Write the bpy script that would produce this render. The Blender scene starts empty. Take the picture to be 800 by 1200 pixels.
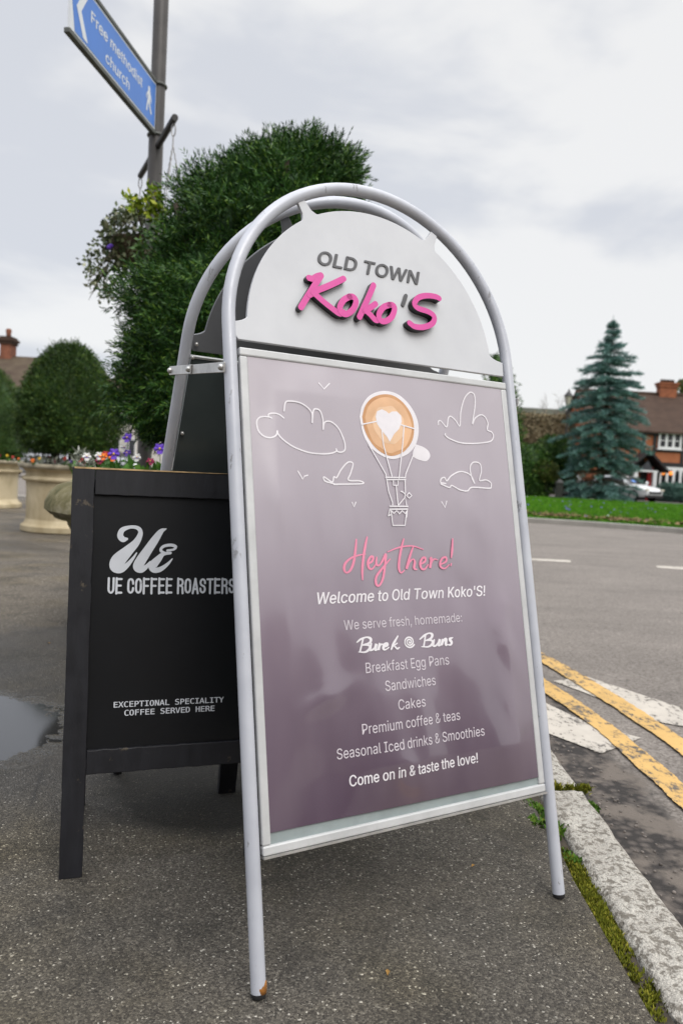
import bpy, bmesh, math, random
import numpy as np
from mathutils import Vector, Matrix, noise
R = math.radians
SC = bpy.context.scene
COL = SC.collection

# ------------------------------------------------------------------ camera
F_PX, PITCH, ROLL, CAM_H = 884.0, 0.0555, 0.0518, 0.8596      # focal length in px of an 800x1200 frame
cam_d = bpy.data.cameras.new('camera')
cam = bpy.data.objects.new('camera', cam_d)
COL.objects.link(cam)
cam_d.sensor_fit = 'VERTICAL'
cam_d.sensor_height = 36.0
cam_d.lens = 36.0 * F_PX / 1200.0
cam_d.clip_start = 0.05
cam_d.clip_end = 2000.0
_f = Vector((0, math.cos(PITCH), -math.sin(PITCH)))
_u0 = Vector((0, math.sin(PITCH), math.cos(PITCH)))
_r0 = Vector((1, 0, 0))
_r = _r0 * math.cos(ROLL) + _u0 * math.sin(ROLL)
_u = _u0 * math.cos(ROLL) - _r0 * math.sin(ROLL)
cam.matrix_world = Matrix(((_r.x, _u.x, -_f.x, 0), (_r.y, _u.y, -_f.y, 0), (_r.z, _u.z, -_f.z, CAM_H), (0, 0, 0, 1)))
cam_d.dof.use_dof = True
cam_d.dof.focus_distance = 1.5
cam_d.dof.aperture_fstop = 4.5
SC.camera = cam


def at(px, py, Y):
    """the place that is Y metres ahead of the camera on the line of a photo pixel"""
    dx, dy = px - 400, py - 600
    a = dx * math.cos(ROLL) + dy * math.sin(ROLL)
    b = -dx * math.sin(ROLL) + dy * math.cos(ROLL)
    d = _r0 * (a / F_PX) - _u0 * (b / F_PX) + _f
    return Vector((0, 0, CAM_H)) + d * (Y / d.y)


# ------------------------------------------------------------------ sky and sun
SUN_EL, SUN_AZ = R(48), R(150)        # azimuth clockwise from +Y: behind the camera, to the right
world = bpy.data.worlds.new('World')
SC.world = world
world.use_nodes = True
wt = world.node_tree
wt.nodes.clear()


def wn(t, **k):
    n = wt.nodes.new(t)
    for a, v in k.items():
        setattr(n, a, v)
    return n


w_out = wn('ShaderNodeOutputWorld')
w_sky = wn('ShaderNodeTexSky', sky_type='NISHITA', sun_disc=False, sun_elevation=SUN_EL, sun_rotation=SUN_AZ)
w_bg1 = wn('ShaderNodeBackground')
w_bg1.inputs['Strength'].default_value = 0.10
wt.links.new(w_sky.outputs[0], w_bg1.inputs[0])
w_tc = wn('ShaderNodeTexCoord')
w_map = wn('ShaderNodeMapping')
w_map.inputs['Scale'].default_value = (1.0, 1.0, 2.6)
w_map.inputs['Location'].default_value = (0.35, 0.2, 0.1)
wt.links.new(w_tc.outputs['Generated'], w_map.inputs[0])
w_no = wn('ShaderNodeTexNoise')
w_no.inputs['Scale'].default_value = 2.9
w_no.inputs['Detail'].default_value = 5.0
w_no.inputs['Roughness'].default_value = 0.5
w_no.inputs['Distortion'].default_value = 0.25
wt.links.new(w_map.outputs[0], w_no.inputs['Vector'])
w_cr = wn('ShaderNodeValToRGB')
w_cr.color_ramp.interpolation = 'EASE'
w_cr.color_ramp.elements[0].position = 0.40
w_cr.color_ramp.elements[0].color = (0.535, 0.552, 0.592, 1)
w_cr.color_ramp.elements[1].position = 0.585
w_cr.color_ramp.elements[1].color = (0.695, 0.695, 0.695, 1)
w_sx = wn('ShaderNodeSeparateXYZ')
wt.links.new(w_tc.outputs['Generated'], w_sx.inputs[0])
w_ma = wn('ShaderNodeMath', operation='MULTIPLY_ADD')
wt.links.new(w_sx.outputs['X'], w_ma.inputs[0])
w_ma.inputs[1].default_value = 0.36
wt.links.new(w_no.outputs[0], w_ma.inputs[2])
wt.links.new(w_ma.outputs[0], w_cr.inputs[0])
# an overcast sky is brighter overhead than near the horizon
w_sep = wn('ShaderNodeSeparateXYZ')
wt.links.new(w_tc.outputs['Generated'], w_sep.inputs[0])
w_mr = wn('ShaderNodeMapRange')
w_mr.inputs['From Min'].default_value = 0.56
w_mr.inputs['From Max'].default_value = 1.0
w_mr.inputs['To Min'].default_value = 1.0
w_mr.inputs['To Max'].default_value = 3.6
wt.links.new(w_sep.outputs['Z'], w_mr.inputs['Value'])
w_bg2 = wn('ShaderNodeBackground')
wt.links.new(w_cr.outputs[0], w_bg2.inputs[0])
wt.links.new(w_mr.outputs[0], w_bg2.inputs[1])
w_mix = wn('ShaderNodeMixShader')
w_mix.inputs[0].default_value = 0.93
wt.links.new(w_bg1.outputs[0], w_mix.inputs[1])
wt.links.new(w_bg2.outputs[0], w_mix.inputs[2])
wt.links.new(w_mix.outputs[0], w_out.inputs[0])

sun_d = bpy.data.lights.new('sun', 'SUN')
sun_d.energy = 1.3
sun_d.angle = R(35)
sun_d.color = (1.0, 0.96, 0.9)
sun = bpy.data.objects.new('sun', sun_d)
COL.objects.link(sun)
_s = Vector((math.sin(SUN_AZ) * math.cos(SUN_EL), math.cos(SUN_AZ) * math.cos(SUN_EL), math.sin(SUN_EL)))
sun.rotation_euler = _s.to_track_quat('Z', 'Y').to_euler()

SC.view_settings.view_transform = 'Standard'
SC.view_settings.look = 'None'
SC.view_settings.exposure = 0.4
SC.view_settings.gamma = 1.0
SC.view_settings.use_curve_mapping = False

# ------------------------------------------------------------------ materials


class NT:
    """small wrapper for building a procedural material"""

    def __init__(s, name):
        s.m = bpy.data.materials.new(name)
        s.m.use_nodes = True
        s.t = s.m.node_tree
        s.b = s.t.nodes['Principled BSDF']
        s.tc = s.t.nodes.new('ShaderNodeTexCoord')

    def n(s, typ, **k):
        n = s.t.nodes.new(typ)
        for a, v in k.items():
            if a.startswith('_'):
                n.inputs[a[1:].replace('_', ' ')].default_value = v
            else:
                setattr(n, a, v)
        return n

    def l(s, a, b):
        s.t.links.new(a, b)

    def noise(s, scale, detail=4, rough=0.55, coord='Object', dist=0.0, stretch=None):
        n = s.n('ShaderNodeTexNoise', _Scale=scale, _Detail=detail, _Roughness=rough, _Distortion=dist)
        src = s.tc.outputs[coord]
        if stretch:
            mp = s.n('ShaderNodeMapping')
            mp.inputs['Scale'].default_value = stretch
            s.l(src, mp.inputs[0])
            src = mp.outputs[0]
        s.l(src, n.inputs['Vector'])
        return n.outputs[0]

    def voro(s, scale, feature='F1', out='Distance', coord='Object', rand=1.0):
        n = s.n('ShaderNodeTexVoronoi', feature=feature, _Scale=scale, _Randomness=rand)
        s.l(s.tc.outputs[coord], n.inputs['Vector'])
        return n.outputs[out]

    def ramp(s, val, stops, interp='LINEAR'):
        n = s.n('ShaderNodeValToRGB')
        n.color_ramp.interpolation = interp
        e = n.color_ramp.elements
        while len(e) < len(stops):
            e.new(0.5)
        for q, (p, c) in zip(e, stops):
            q.position = p
            q.color = (*c, 1) if isinstance(c, (tuple, list)) else (c, c, c, 1)
        s.l(val, n.inputs[0])
        return n.outputs[0]

    def mix(s, fac, a, b, mode='MIX'):
        n = s.n('ShaderNodeMix', data_type='RGBA', blend_type=mode)
        for v, i in ((fac, 0), (a, 6), (b, 7)):
            if isinstance(v, (int, float)):
                n.inputs[i].default_value = v if i == 0 else (v, v, v, 1)
            elif isinstance(v, (tuple, list)):
                n.inputs[i].default_value = (*v, 1)
            else:
                s.l(v, n.inputs[i])
        return n.outputs[2]

    def math(s, op, a, b=0.0, c=0.0, clamp=False):
        n = s.n('ShaderNodeMath', operation=op, use_clamp=clamp)
        for v, i in ((a, 0), (b, 1), (c, 2)):
            if isinstance(v, (int, float)):
                n.inputs[i].default_value = v
            else:
                s.l(v, n.inputs[i])
        return n.outputs[0]

    def bump(s, h, strength=0.3, dist=0.01):
        n = s.n('ShaderNodeBump', _Strength=strength, _Distance=dist)
        s.l(h, n.inputs['Height'])
        s.l(n.outputs[0], s.b.inputs['Normal'])

    def set(s, **k):
        names = {'color': 'Base Color', 'rough': 'Roughness', 'metal': 'Metallic', 'spec': 'Specular IOR Level', 'coat': 'Coat Weight',
                 'coat_rough': 'Coat Roughness', 'alpha': 'Alpha', 'trans': 'Transmission Weight', 'sub': 'Subsurface Weight', 'ior': 'IOR'}
        for a, v in k.items():
            i = s.b.inputs[names[a]]
            if isinstance(v, (int, float)):
                i.default_value = v
            elif isinstance(v, (tuple, list)):
                i.default_value = (*v, 1)
            else:
                s.l(v, i)
        return s.m


def plain(name, c, rough=0.6, metal=0.0, var=0.15, scale=6.0, spec=0.5, bump=0.0, bscale=60.0):
    t = NT(name)
    nz = t.noise(scale, 5)
    lo = tuple(x * (1 - var) for x in c)
    hi = tuple(min(1, x * (1 + var)) for x in c)
    t.set(color=t.ramp(nz, [(0.3, lo), (0.7, hi)]), rough=rough, metal=metal, spec=spec)
    if bump:
        t.bump(t.noise(bscale, 4), bump, 0.004)
    return t.m


def leafmat(name, c1, c2, c3=None, rough=0.55, spec=0.3):
    """every leaf its own tint between two or three foliage colours"""
    t = NT(name)
    g = t.n('ShaderNodeNewGeometry')
    st = [(0.0, c1), (0.75, c2)] + ([(1.0, c3)] if c3 else [])
    per = t.ramp(g.outputs['Random Per Island'], st)
    big = t.ramp(t.noise(2.2, 3), [(0.35, 0.75), (0.65, 1.2)])
    t.set(color=t.mix(1.0, per, big, 'MULTIPLY'), rough=rough, spec=spec)
    return t.m


M = {}


def mats():
    # silver painted tube
    t = NT('silver_paint')
    sc = t.noise(38, 6, 0.7, stretch=(1, 1, 0.35))
    chip = t.ramp(sc, [(0.615, 0.0), (0.645, 0.85)])
    base = t.ramp(t.noise(9, 4), [(0.3, (0.44, 0.455, 0.505)), (0.7, (0.53, 0.545, 0.59))])
    t.set(color=t.mix(chip, base, (0.23, 0.23, 0.24)), rough=t.ramp(t.noise(30, 4), [(0.3, 0.30), (0.7, 0.50)]), metal=0.1, spec=0.5)
    t.bump(t.noise(70, 4), 0.06, 0.002)
    M['silver'] = t.m
    # anodised aluminium edge profile
    t = NT('snap_aluminium')
    grime = t.ramp(t.noise(14, 6, 0.65), [(0.35, (0.48, 0.485, 0.485)), (0.75, (0.60, 0.605, 0.605))])
    t.set(color=grime, rough=0.42, metal=0.15, spec=0.5)
    t.bump(t.noise(55, 3), 0.04, 0.002)
    M['snap'] = t.m
    M['zinc'] = plain('zinc_plate', (0.55, 0.54, 0.52), 0.38, 0.75, 0.2, 30)
    # white header board, slightly dirty
    t = NT('header_white')
    t.set(color=t.ramp(t.noise(7, 6, 0.6), [(0.3, (0.525, 0.535, 0.56)), (0.7, (0.60, 0.61, 0.63))]), rough=0.42, spec=0.4)
    t.bump(t.noise(4, 2), 0.05, 0.01)
    M['header'] = t.m
    M['rear_header'] = plain('header_back_grey', (0.15, 0.155, 0.165), 0.5, 0, 0.12, 8)
    M['rear_panel'] = plain('rear_board_dark', (0.066, 0.080, 0.080), 0.30, 0, 0.25, 5, spec=0.5)
    # printed poster: base colour fades from light mauve at the top to dark plum at the foot
    t = NT('poster_print')
    sep = t.n('ShaderNodeSeparateXYZ')
    t.l(t.tc.outputs['Object'], sep.inputs[0])
    mr = t.n('ShaderNodeMapRange')
    mr.inputs['From Min'].default_value = 0.22
    mr.inputs['From Max'].default_value = 1.06
    t.l(sep.outputs['Z'], mr.inputs['Value'])
    wob = t.math('ADD', mr.outputs[0], t.math('MULTIPLY', t.math('SUBTRACT', t.noise(3.0, 3, stretch=(2.2, 1, 0.6)), 0.5), 0.35))
    t.set(color=t.ramp(wob, [(0.0, (0.072, 0.044, 0.072)), (0.40, (0.205, 0.157, 0.197)), (0.75, (0.375, 0.328, 0.368)), (1.0, (0.405, 0.36, 0.395))]), rough=0.24, spec=1.0, coat=1.0, coat_rough=0.08)
    M['poster'] = t.m
    M['poster_gap'] = plain('backing_strip', (0.26, 0.30, 0.30), 0.4, 0, 0.1, 20)
    M['white_ink'] = plain('white_ink', (0.74, 0.71, 0.735), 0.4, 0, 0.06, 30)
    M['soft_ink'] = plain('pale_ink', (0.60, 0.55, 0.59), 0.4, 0, 0.05, 30)
    M['pink_ink'] = plain('pink_ink', (0.74, 0.24, 0.36), 0.4, 0, 0.06, 20)
    t = NT('coffee_ink')
    v = t.voro(22, out='Distance')
    t.set(color=t.ramp(t.noise(16, 4, dist=1.2), [(0.3, (0.47, 0.23, 0.10)), (0.7, (0.60, 0.33, 0.16))]), rough=0.4)
    M['coffee'] = t.m
    M['crema'] = plain('crema_ink', (0.69, 0.42, 0.24), 0.4, 0, 0.14, 14)
    M['crema_light'] = plain('pale_crema_ink', (0.74, 0.50, 0.32), 0.4, 0, 0.12, 18)
    M['pink'] = plain('pink_acrylic', (0.64, 0.075, 0.32), 0.35, 0, 0.04, 20, bump=0.1, bscale=220)
    M['black_edge'] = plain('black_acrylic', (0.012, 0.012, 0.014), 0.4, 0, 0.1, 20)
    M['grey_letter'] = plain('grey_letter', (0.085, 0.085, 0.09), 0.45, 0, 0.08, 20)
    # black painted timber with chipped corners
    t = NT('black_timber')
    chip = t.ramp(t.math('MULTIPLY', t.noise(26, 6, 0.72), t.ramp(t.noise(5, 3), [(0.4, 0.75), (0.7, 1.12)])), [(0.555, 0.0), (0.60, 0.9)])
    base = t.ramp(t.noise(12, 5, stretch=(4, 4, 0.4)), [(0.3, (0.008, 0.008, 0.0105)), (0.7, (0.0145, 0.0148, 0.019))])
    t.set(color=t.mix(chip, base, (0.085, 0.068, 0.048)), rough=t.ramp(t.noise(20, 4), [(0.3, 0.42), (0.7, 0.62)]), spec=0.4)
    t.bump(t.noise(40, 5, stretch=(3, 3, 0.3)), 0.18, 0.003)
    M['timber'] = t.m
    M['board'] = plain('black_board', (0.0055, 0.006, 0.0075), 0.38, 0, 0.25, 4, spec=0.35, bump=0.04)
    M['raw_wood'] = plain('worn_wood_edge', (0.46, 0.31, 0.15), 0.7, 0, 0.4, 40)
    M['board_ink'] = plain('board_white_vinyl', (0.62, 0.64, 0.68), 0.45, 0, 0.05, 30)
    # pavement tarmac: aggregate chips, wet hollow with a puddle on the left
    t = NT('pavement_tarmac')
    sep = t.n('ShaderNodeSeparateXYZ')
    t.l(t.tc.outputs['Object'], sep.inputs[0])
    X, Y = sep.outputs['X'], sep.outputs['Y']
    cell = t.voro(290, out='Color')
    cd = t.voro(290, out='Distance')
    sepc = t.n('ShaderNodeSeparateColor')
    t.l(cell, sepc.inputs[0])
    chips = t.ramp(sepc.outputs[0], [(0.0, (0.036, 0.031, 0.025)), (0.45, (0.076, 0.067, 0.054)), (0.85, (0.122, 0.108, 0.087)), (0.98, (0.19, 0.172, 0.142)), (0.995, (0.48, 0.45, 0.39))])
    fine = t.ramp(t.noise(420, 3), [(0.3, 0.66), (0.7, 1.28)])
    col = t.mix(1.0, chips, fine, 'MULTIPLY')
    col = t.mix(1.0, col, t.ramp(t.noise(1.6, 5, 0.6), [(0.3, 0.82), (0.7, 1.15)]), 'MULTIPLY')
    olive = t.ramp(t.noise(2.3, 4), [(0.47, 0.0), (0.68, 0.55)])
    col = t.mix(olive, col, t.mix(1.0, col, (0.92, 0.84, 0.56), 'MULTIPLY'))
    crk = t.n('ShaderNodeTexVoronoi', feature='DISTANCE_TO_EDGE', _Scale=1.1)
    wv_ = t.mix(0.12, t.tc.outputs['Object'], t.n('ShaderNodeTexNoise', _Scale=5.0, _Detail=4.0).outputs[1])
    t.l(wv_, crk.inputs['Vector'])
    line = t.math('MULTIPLY', t.ramp(crk.outputs['Distance'], [(0.0, 1.0), (0.006, 0.0)]), t.ramp(t.noise(1.3, 2), [(0.50, 0.0), (0.60, 0.75)]))
    col = t.mix(line, col, (0.022, 0.020, 0.017))
    gum = t.math('MULTIPLY', t.ramp(t.voro(2.6), [(0.030, 1.0), (0.042, 0.0)]), 0.55)
    col = t.mix(gum, col, (0.17, 0.165, 0.155))
    stain = t.ramp(t.noise(3.4, 6, 0.68), [(0.36, 0.62), (0.50, 1.0)])
    col = t.mix(1.0, col, stain, 'MULTIPLY')
    # wet hollow: distance from its middle, with a ragged edge
    ex = t.math('DIVIDE', t.math('ADD', X, 1.10), 1.15)
    ey = t.math('DIVIDE', t.math('SUBTRACT', Y, 2.75), 1.18)
    dd = t.math('SQRT', t.math('ADD', t.math('MULTIPLY', ex, ex), t.math('MULTIPLY', ey, ey)))
    dd = t.math('ADD', dd, t.math('MULTIPLY', t.math('SUBTRACT', t.noise(4.5, 5, 0.6), 0.5), 0.55))
    wet = t.ramp(dd, [(0.78, 1.0), (1.08, 0.0)])
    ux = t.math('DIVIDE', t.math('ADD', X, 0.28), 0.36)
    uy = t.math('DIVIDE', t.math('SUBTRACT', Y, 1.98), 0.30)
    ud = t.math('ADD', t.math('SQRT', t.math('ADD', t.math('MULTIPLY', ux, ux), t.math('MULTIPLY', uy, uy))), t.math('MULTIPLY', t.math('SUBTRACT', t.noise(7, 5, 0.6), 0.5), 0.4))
    damp_shade = t.ramp(ud, [(0.80, 1.0), (1.12, 0.0)])  # shade under the A-board painted into the tarmac, along with some damp
    wet = t.math('MAXIMUM', wet, damp_shade)
    px_ = t.math('DIVIDE', t.math('ADD', X, 1.24), 0.47)
    py_ = t.math('DIVIDE', t.math('SUBTRACT', Y, 2.27), 0.42)
    pd = t.math('SQRT', t.math('ADD', t.math('MULTIPLY', px_, px_), t.math('MULTIPLY', py_, py_)))
    pd = t.math('ADD', pd, t.math('MULTIPLY', t.math('SUBTRACT', t.noise(14, 6, 0.65), 0.5), 0.7))
    pud = t.ramp(pd, [(0.84, 1.0), (1.06, 0.0)])
    far = t.ramp(t.math('DIVIDE', Y, 12.0), [(0.36, 0.0), (0.5, 1.0)])
    streak = t.ramp(t.noise(0.9, 5, 0.55, stretch=(0.5, 1.6, 1)), [(0.44, 0.0), (0.58, 0.95)])
    wet = t.math('MAXIMUM', wet, t.math('MULTIPLY', far, streak))
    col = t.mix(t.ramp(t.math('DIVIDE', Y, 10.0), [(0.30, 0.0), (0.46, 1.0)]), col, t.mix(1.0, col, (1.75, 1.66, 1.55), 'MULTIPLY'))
    col = t.mix(wet, col, t.mix(1.0, col, (0.50, 0.50, 0.52), 'MULTIPLY'))
    col = t.mix(pud, col, (0.022, 0.022, 0.023))
    col = t.mix(damp_shade, col, t.mix(1.0, col, (0.36, 0.35, 0.30), 'MULTIPLY'))
    rg = t.mix(wet, 0.85, 0.46)
    rg = t.mix(damp_shade, rg, 0.75)
    rg = t.mix(pud, rg, 0.09)
    hgt = t.math('ADD', t.math('MULTIPLY', t.math('SUBTRACT', 1.0, cd), 0.7), t.math('MULTIPLY', t.noise(300, 3), 0.5))
    hgt = t.math('MULTIPLY', hgt, t.math('SUBTRACT', 1.0, pud))
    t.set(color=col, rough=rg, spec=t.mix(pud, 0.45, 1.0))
    t.bump(hgt, 0.8, 0.006)
    M['pavement'] = t.m
    # road tarmac: warmer and smoother, darker and broken up beside the kerb
    t = NT('road_tarmac')
    sep = t.n('ShaderNodeSeparateXYZ')
    t.l(t.tc.outputs['Object'], sep.inputs[0])
    cell = t.voro(130, out='Color')
    sepc = t.n('ShaderNodeSeparateColor')
    t.l(cell, sepc.inputs[0])
    chips = t.ramp(sepc.outputs[0], [(0.0, (0.120, 0.104, 0.090)), (0.5, (0.185, 0.163, 0.144)), (1.0, (0.25, 0.222, 0.198))])
    col = t.mix(1.0, chips, t.ramp(t.noise(0.9, 6, 0.6, stretch=(1, 2.2, 1)), [(0.3, 0.82), (0.7, 1.14)]), 'MULTIPLY')
    crack = t.ramp(t.noise(17, 6, 0.7, dist=0.8, stretch=(0.7, 1.6, 1)), [(0.335, 1.0), (0.395, 0.0)])
    col = t.mix(t.math('MULTIPLY', crack, 0.7), col, (0.030, 0.026, 0.024))
    # strip beside the kerb: old dark patching, rubble and dust
    ks = t.math('ADD', sep.outputs['X'], t.math('MULTIPLY', t.math('SUBTRACT', t.noise(5, 4), 0.5), 0.22))
    near = t.math('MULTIPLY', t.ramp(ks, [(0.93, 1.0), (1.06, 0.0)]), t.ramp(t.math('DIVIDE', sep.outputs['Y'], 10.0), [(0.30, 1.0), (0.42, 0.0)]))
    rub = t.ramp(t.voro(34, out='Distance'), [(0.15, (0.10, 0.085, 0.075)), (0.55, (0.030, 0.026, 0.024))])
    dust = t.mix(t.ramp(t.noise(6, 5, 0.6), [(0.46, 0.0), (0.56, 1.0)]), rub, (0.14, 0.118, 0.10))
    col = t.mix(near, col, dust)
    t.set(color=col, rough=0.85, spec=0.35)
    t.bump(t.math('ADD', t.noise(160, 4), t.math('MULTIPLY', t.noise(17, 6, 0.7), 1.3)), 0.5, 0.008)
    M['road'] = t.m

    def worn_paint(name, c, lo, hi):
        t = NT(name)
        wear = t.math('ADD', t.noise(48, 7, 0.74, stretch=(1.0, 0.55, 1)), t.math('MULTIPLY', t.math('SUBTRACT', t.noise(4.5, 4, 0.6), 0.5), 0.42))
        gap = t.ramp(wear, [(lo, 0.0), (hi, 1.0)])
        base = t.ramp(t.noise(9, 5), [(0.3, tuple(x * 0.8 for x in c)), (0.7, c)])
        tar = t.ramp(t.noise(150, 3), [(0.3, (0.06, 0.054, 0.05)), (0.7, (0.14, 0.125, 0.11))])
        t.set(color=t.mix(gap, tar, base), rough=0.8, spec=0.3)
        t.bump(t.noise(120, 4), 0.4, 0.004)
        return t.m
    M['yellow_line'] = worn_paint('worn_yellow_paint', (0.60, 0.38, 0.135), 0.38, 0.47)
    M['white_line'] = worn_paint('worn_white_paint', (0.52, 0.475, 0.415), 0.37, 0.46)
    # granite kerb: pitted
    t = NT('kerb_granite')
    pit = t.ramp(t.noise(68, 5, 0.62), [(0.41, 1.0), (0.51, 0.0)])
    sp = t.ramp(t.noise(330, 2), [(0.35, 0.7), (0.65, 1.2)])
    base = t.ramp(t.noise(10, 5), [(0.3, (0.42, 0.39, 0.345)), (0.7, (0.58, 0.55, 0.49))])
    base = t.mix(1.0, base, sp, 'MULTIPLY')
    t.set(color=t.mix(pit, base, (0.205, 0.185, 0.155)), rough=0.85, spec=0.3)
    t.bump(t.math('ADD', t.noise(68, 5, 0.62), t.math('MULTIPLY', t.noise(200, 3), 0.4)), 1.0, 0.014)
    M['kerb'] = t.m
    M['kerb_far'] = plain('far_kerb_concrete', (0.27, 0.255, 0.23), 0.85, 0, 0.2, 3)
    M['soil'] = plain('dark_soil', (0.040, 0.032, 0.022), 0.95, 0, 0.4, 30, bump=0.6)
    M['moss'] = leafmat('moss_green', (0.060, 0.070, 0.010), (0.150, 0.160, 0.015), (0.25, 0.22, 0.035), 0.9, 0.1)
    M['weed'] = leafmat('weed_green', (0.035, 0.085, 0.010), (0.085, 0.17, 0.018), (0.14, 0.20, 0.03), 0.7, 0.2)
    # cast stone planters
    t = NT('cast_stone')
    stain = t.ramp(t.noise(3.2, 6, 0.62, stretch=(1, 1, 0.5)), [(0.38, (0.36, 0.29, 0.175)), (0.62, (0.56, 0.475, 0.32))])
    t.set(color=stain, rough=0.85, spec=0.3)
    t.bump(t.noise(60, 4), 0.25, 0.006)
    M['stone'] = t.m
    t = NT('mossy_stone')
    lich = t.ramp(t.noise(11, 6, 0.65), [(0.36, (0.085, 0.082, 0.035)), (0.52, (0.17, 0.15, 0.075)), (0.7, (0.30, 0.27, 0.18))])
    t.set(color=lich, rough=0.9, spec=0.25)
    t.bump(t.noise(45, 5, 0.65), 0.6, 0.01)
    M['mossy'] = t.m
    M['rim_lichen'] = plain('lichen_rim', (0.34, 0.30, 0.22), 0.9, 0, 0.35, 9, bump=0.3)
    # foliage
    M['yew'] = leafmat('yew_needles', (0.010, 0.042, 0.007), (0.036, 0.108, 0.014), (0.13, 0.225, 0.026))
    M['topiary'] = leafmat('clipped_yew', (0.014, 0.042, 0.008), (0.042, 0.092, 0.012), (0.105, 0.15, 0.020))
    M['ivy'] = leafmat('basket_leaves', (0.040, 0.065, 0.024), (0.13, 0.16, 0.065), (0.42, 0.42, 0.28))
    M['gold_leaf'] = leafmat('golden_leaves', (0.10, 0.17, 0.010), (0.24, 0.31, 0.016), (0.42, 0.42, 0.03))
    M['pansy_leaf'] = leafmat('pansy_leaves', (0.025, 0.085, 0.012), (0.065, 0.17, 0.020), (0.10, 0.22, 0.03), 0.45, 0.4)
    M['silver_leaf'] = leafmat('silver_leaves', (0.17, 0.19, 0.14), (0.34, 0.36, 0.30), (0.55, 0.56, 0.50))
    M['spruce'] = leafmat('blue_spruce_needles', (0.042, 0.105, 0.092), (0.14, 0.27, 0.25), (0.32, 0.48, 0.47))
    M['spruce_dead'] = leafmat('spruce_dead_twigs', (0.045, 0.032, 0.018), (0.085, 0.062, 0.036))
    M['bush'] = leafmat('laurel_leaves', (0.014, 0.044, 0.008), (0.050, 0.115, 0.015), (0.13, 0.21, 0.03))
    M['olive_leaf'] = leafmat('olive_leaves', (0.04, 0.055, 0.012), (0.085, 0.10, 0.018), (0.14, 0.15, 0.03))
    M['beech'] = leafmat('beech_hedge_leaves', (0.25, 0.20, 0.125), (0.31, 0.26, 0.165), (0.38, 0.32, 0.21), 0.8, 0.1)
    M['teal'] = leafmat('teal_shrub', (0.03, 0.075, 0.06), (0.07, 0.14, 0.11), (0.11, 0.19, 0.15))
    M['bark'] = plain('bark', (0.060, 0.045, 0.032), 0.9, 0, 0.4, 14, bump=0.6, bscale=40)
    M['grass_blade'] = leafmat('grass_blades', (0.045, 0.155, 0.006), (0.085, 0.24, 0.010), (0.14, 0.27, 0.02), 0.6, 0.2)
    t = NT('lawn')
    t.set(color=t.ramp(t.noise(0.9, 8, 0.65), [(0.3, (0.055, 0.165, 0.005)), (0.55, (0.090, 0.245, 0.008)), (0.75, (0.15, 0.26, 0.018))]), rough=0.9, spec=0.15)
    t.bump(t.noise(30, 5, 0.7), 0.8, 0.05)
    M['lawn'] = t.m
    for nm, c in dict(pur=(0.125, 0.045, 0.47), vio=(0.055, 0.018, 0.20), red=(0.42, 0.018, 0.022), ora=(0.75, 0.16, 0.012), yel=(0.80, 0.52, 0.02),
                      whi=(0.75, 0.74, 0.72), mag=(0.30, 0.012, 0.07), eye=(0.85, 0.55, 0.02), dark=(0.02, 0.005, 0.05)).items():
        M[nm] = plain('petal_' + nm, c, 0.65, 0, 0.2, 60)
    M['litter'] = plain('fallen_leaves', (0.16, 0.105, 0.045), 0.9, 0, 0.5, 3)
    # signpost
    M['post_grey'] = plain('post_grey_paint', (0.075, 0.069, 0.066), 0.42, 0, 0.25, 7, bump=0.05)
    M['dark_iron'] = plain('dark_iron', (0.014, 0.013, 0.013), 0.5, 0, 0.3, 20)
    M['rail_grey'] = plain('sign_rail', (0.10, 0.105, 0.095), 0.5, 0.3, 0.3, 10)
    M['sign_blue'] = plain('sign_blue', (0.045, 0.19, 0.62), 0.35, 0, 0.06, 4)
    M['sign_white'] = plain('sign_white', (0.72, 0.75, 0.78), 0.4, 0, 0.05, 10)
    M['chain'] = plain('chain_steel', (0.30, 0.29, 0.28), 0.45, 0.6, 0.2, 60)
    M['coir'] = plain('coir_liner', (0.085, 0.06, 0.036), 0.95, 0, 0.4, 50, bump=0.6)
    M['chimney_brick'] = plain('chimney_brick', (0.27, 0.09, 0.042), 0.9, 0, 0.3, 3)
    M['old_brick'] = plain('old_brick', (0.20, 0.075, 0.042), 0.9, 0, 0.3, 3)
    # houses
    t = NT('orange_brick')
    br = t.n('ShaderNodeTexBrick', _Scale=4.4)
    br.inputs['Color1'].default_value = (0.40, 0.125, 0.045, 1)
    br.inputs['Color2'].default_value = (0.30, 0.085, 0.035, 1)
    br.inputs['Mortar'].default_value = (0.30, 0.20, 0.13, 1)
    mp = t.n('ShaderNodeMapping')
    mp.inputs['Rotation'].default_value = (R(90), 0, 0)
    t.l(t.tc.outputs['Object'], mp.inputs[0])
    t.l(mp.outputs[0], br.inputs['Vector'])
    t.set(color=t.mix(0.5, br.outputs[0], t.ramp(t.noise(2.2, 5), [(0.3, (0.30, 0.085, 0.03)), (0.7, (0.44, 0.15, 0.055))])), rough=0.9)
    M['brick'] = t.m
    t = NT('clay_tiles')
    wv = t.n('ShaderNodeTexWave', wave_type='BANDS', bands_direction='Z', _Scale=4.0, _Distortion=0.6)
    t.l(t.tc.outputs['Object'], wv.inputs['Vector'])
    t.set(color=t.mix(0.35, t.ramp(t.noise(1.6, 6, 0.62), [(0.3, (0.046, 0.029, 0.022)), (0.7, (0.088, 0.055, 0.040))]), t.ramp(wv.outputs[0], [(0.2, (0.036, 0.024, 0.018)), (0.8, (0.088, 0.056, 0.042))])), rough=0.9, spec=0.2)
    t.bump(wv.outputs[0], 0.4, 0.03)
    M['tiles'] = t.m
    t = NT('mossy_tiles')
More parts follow.
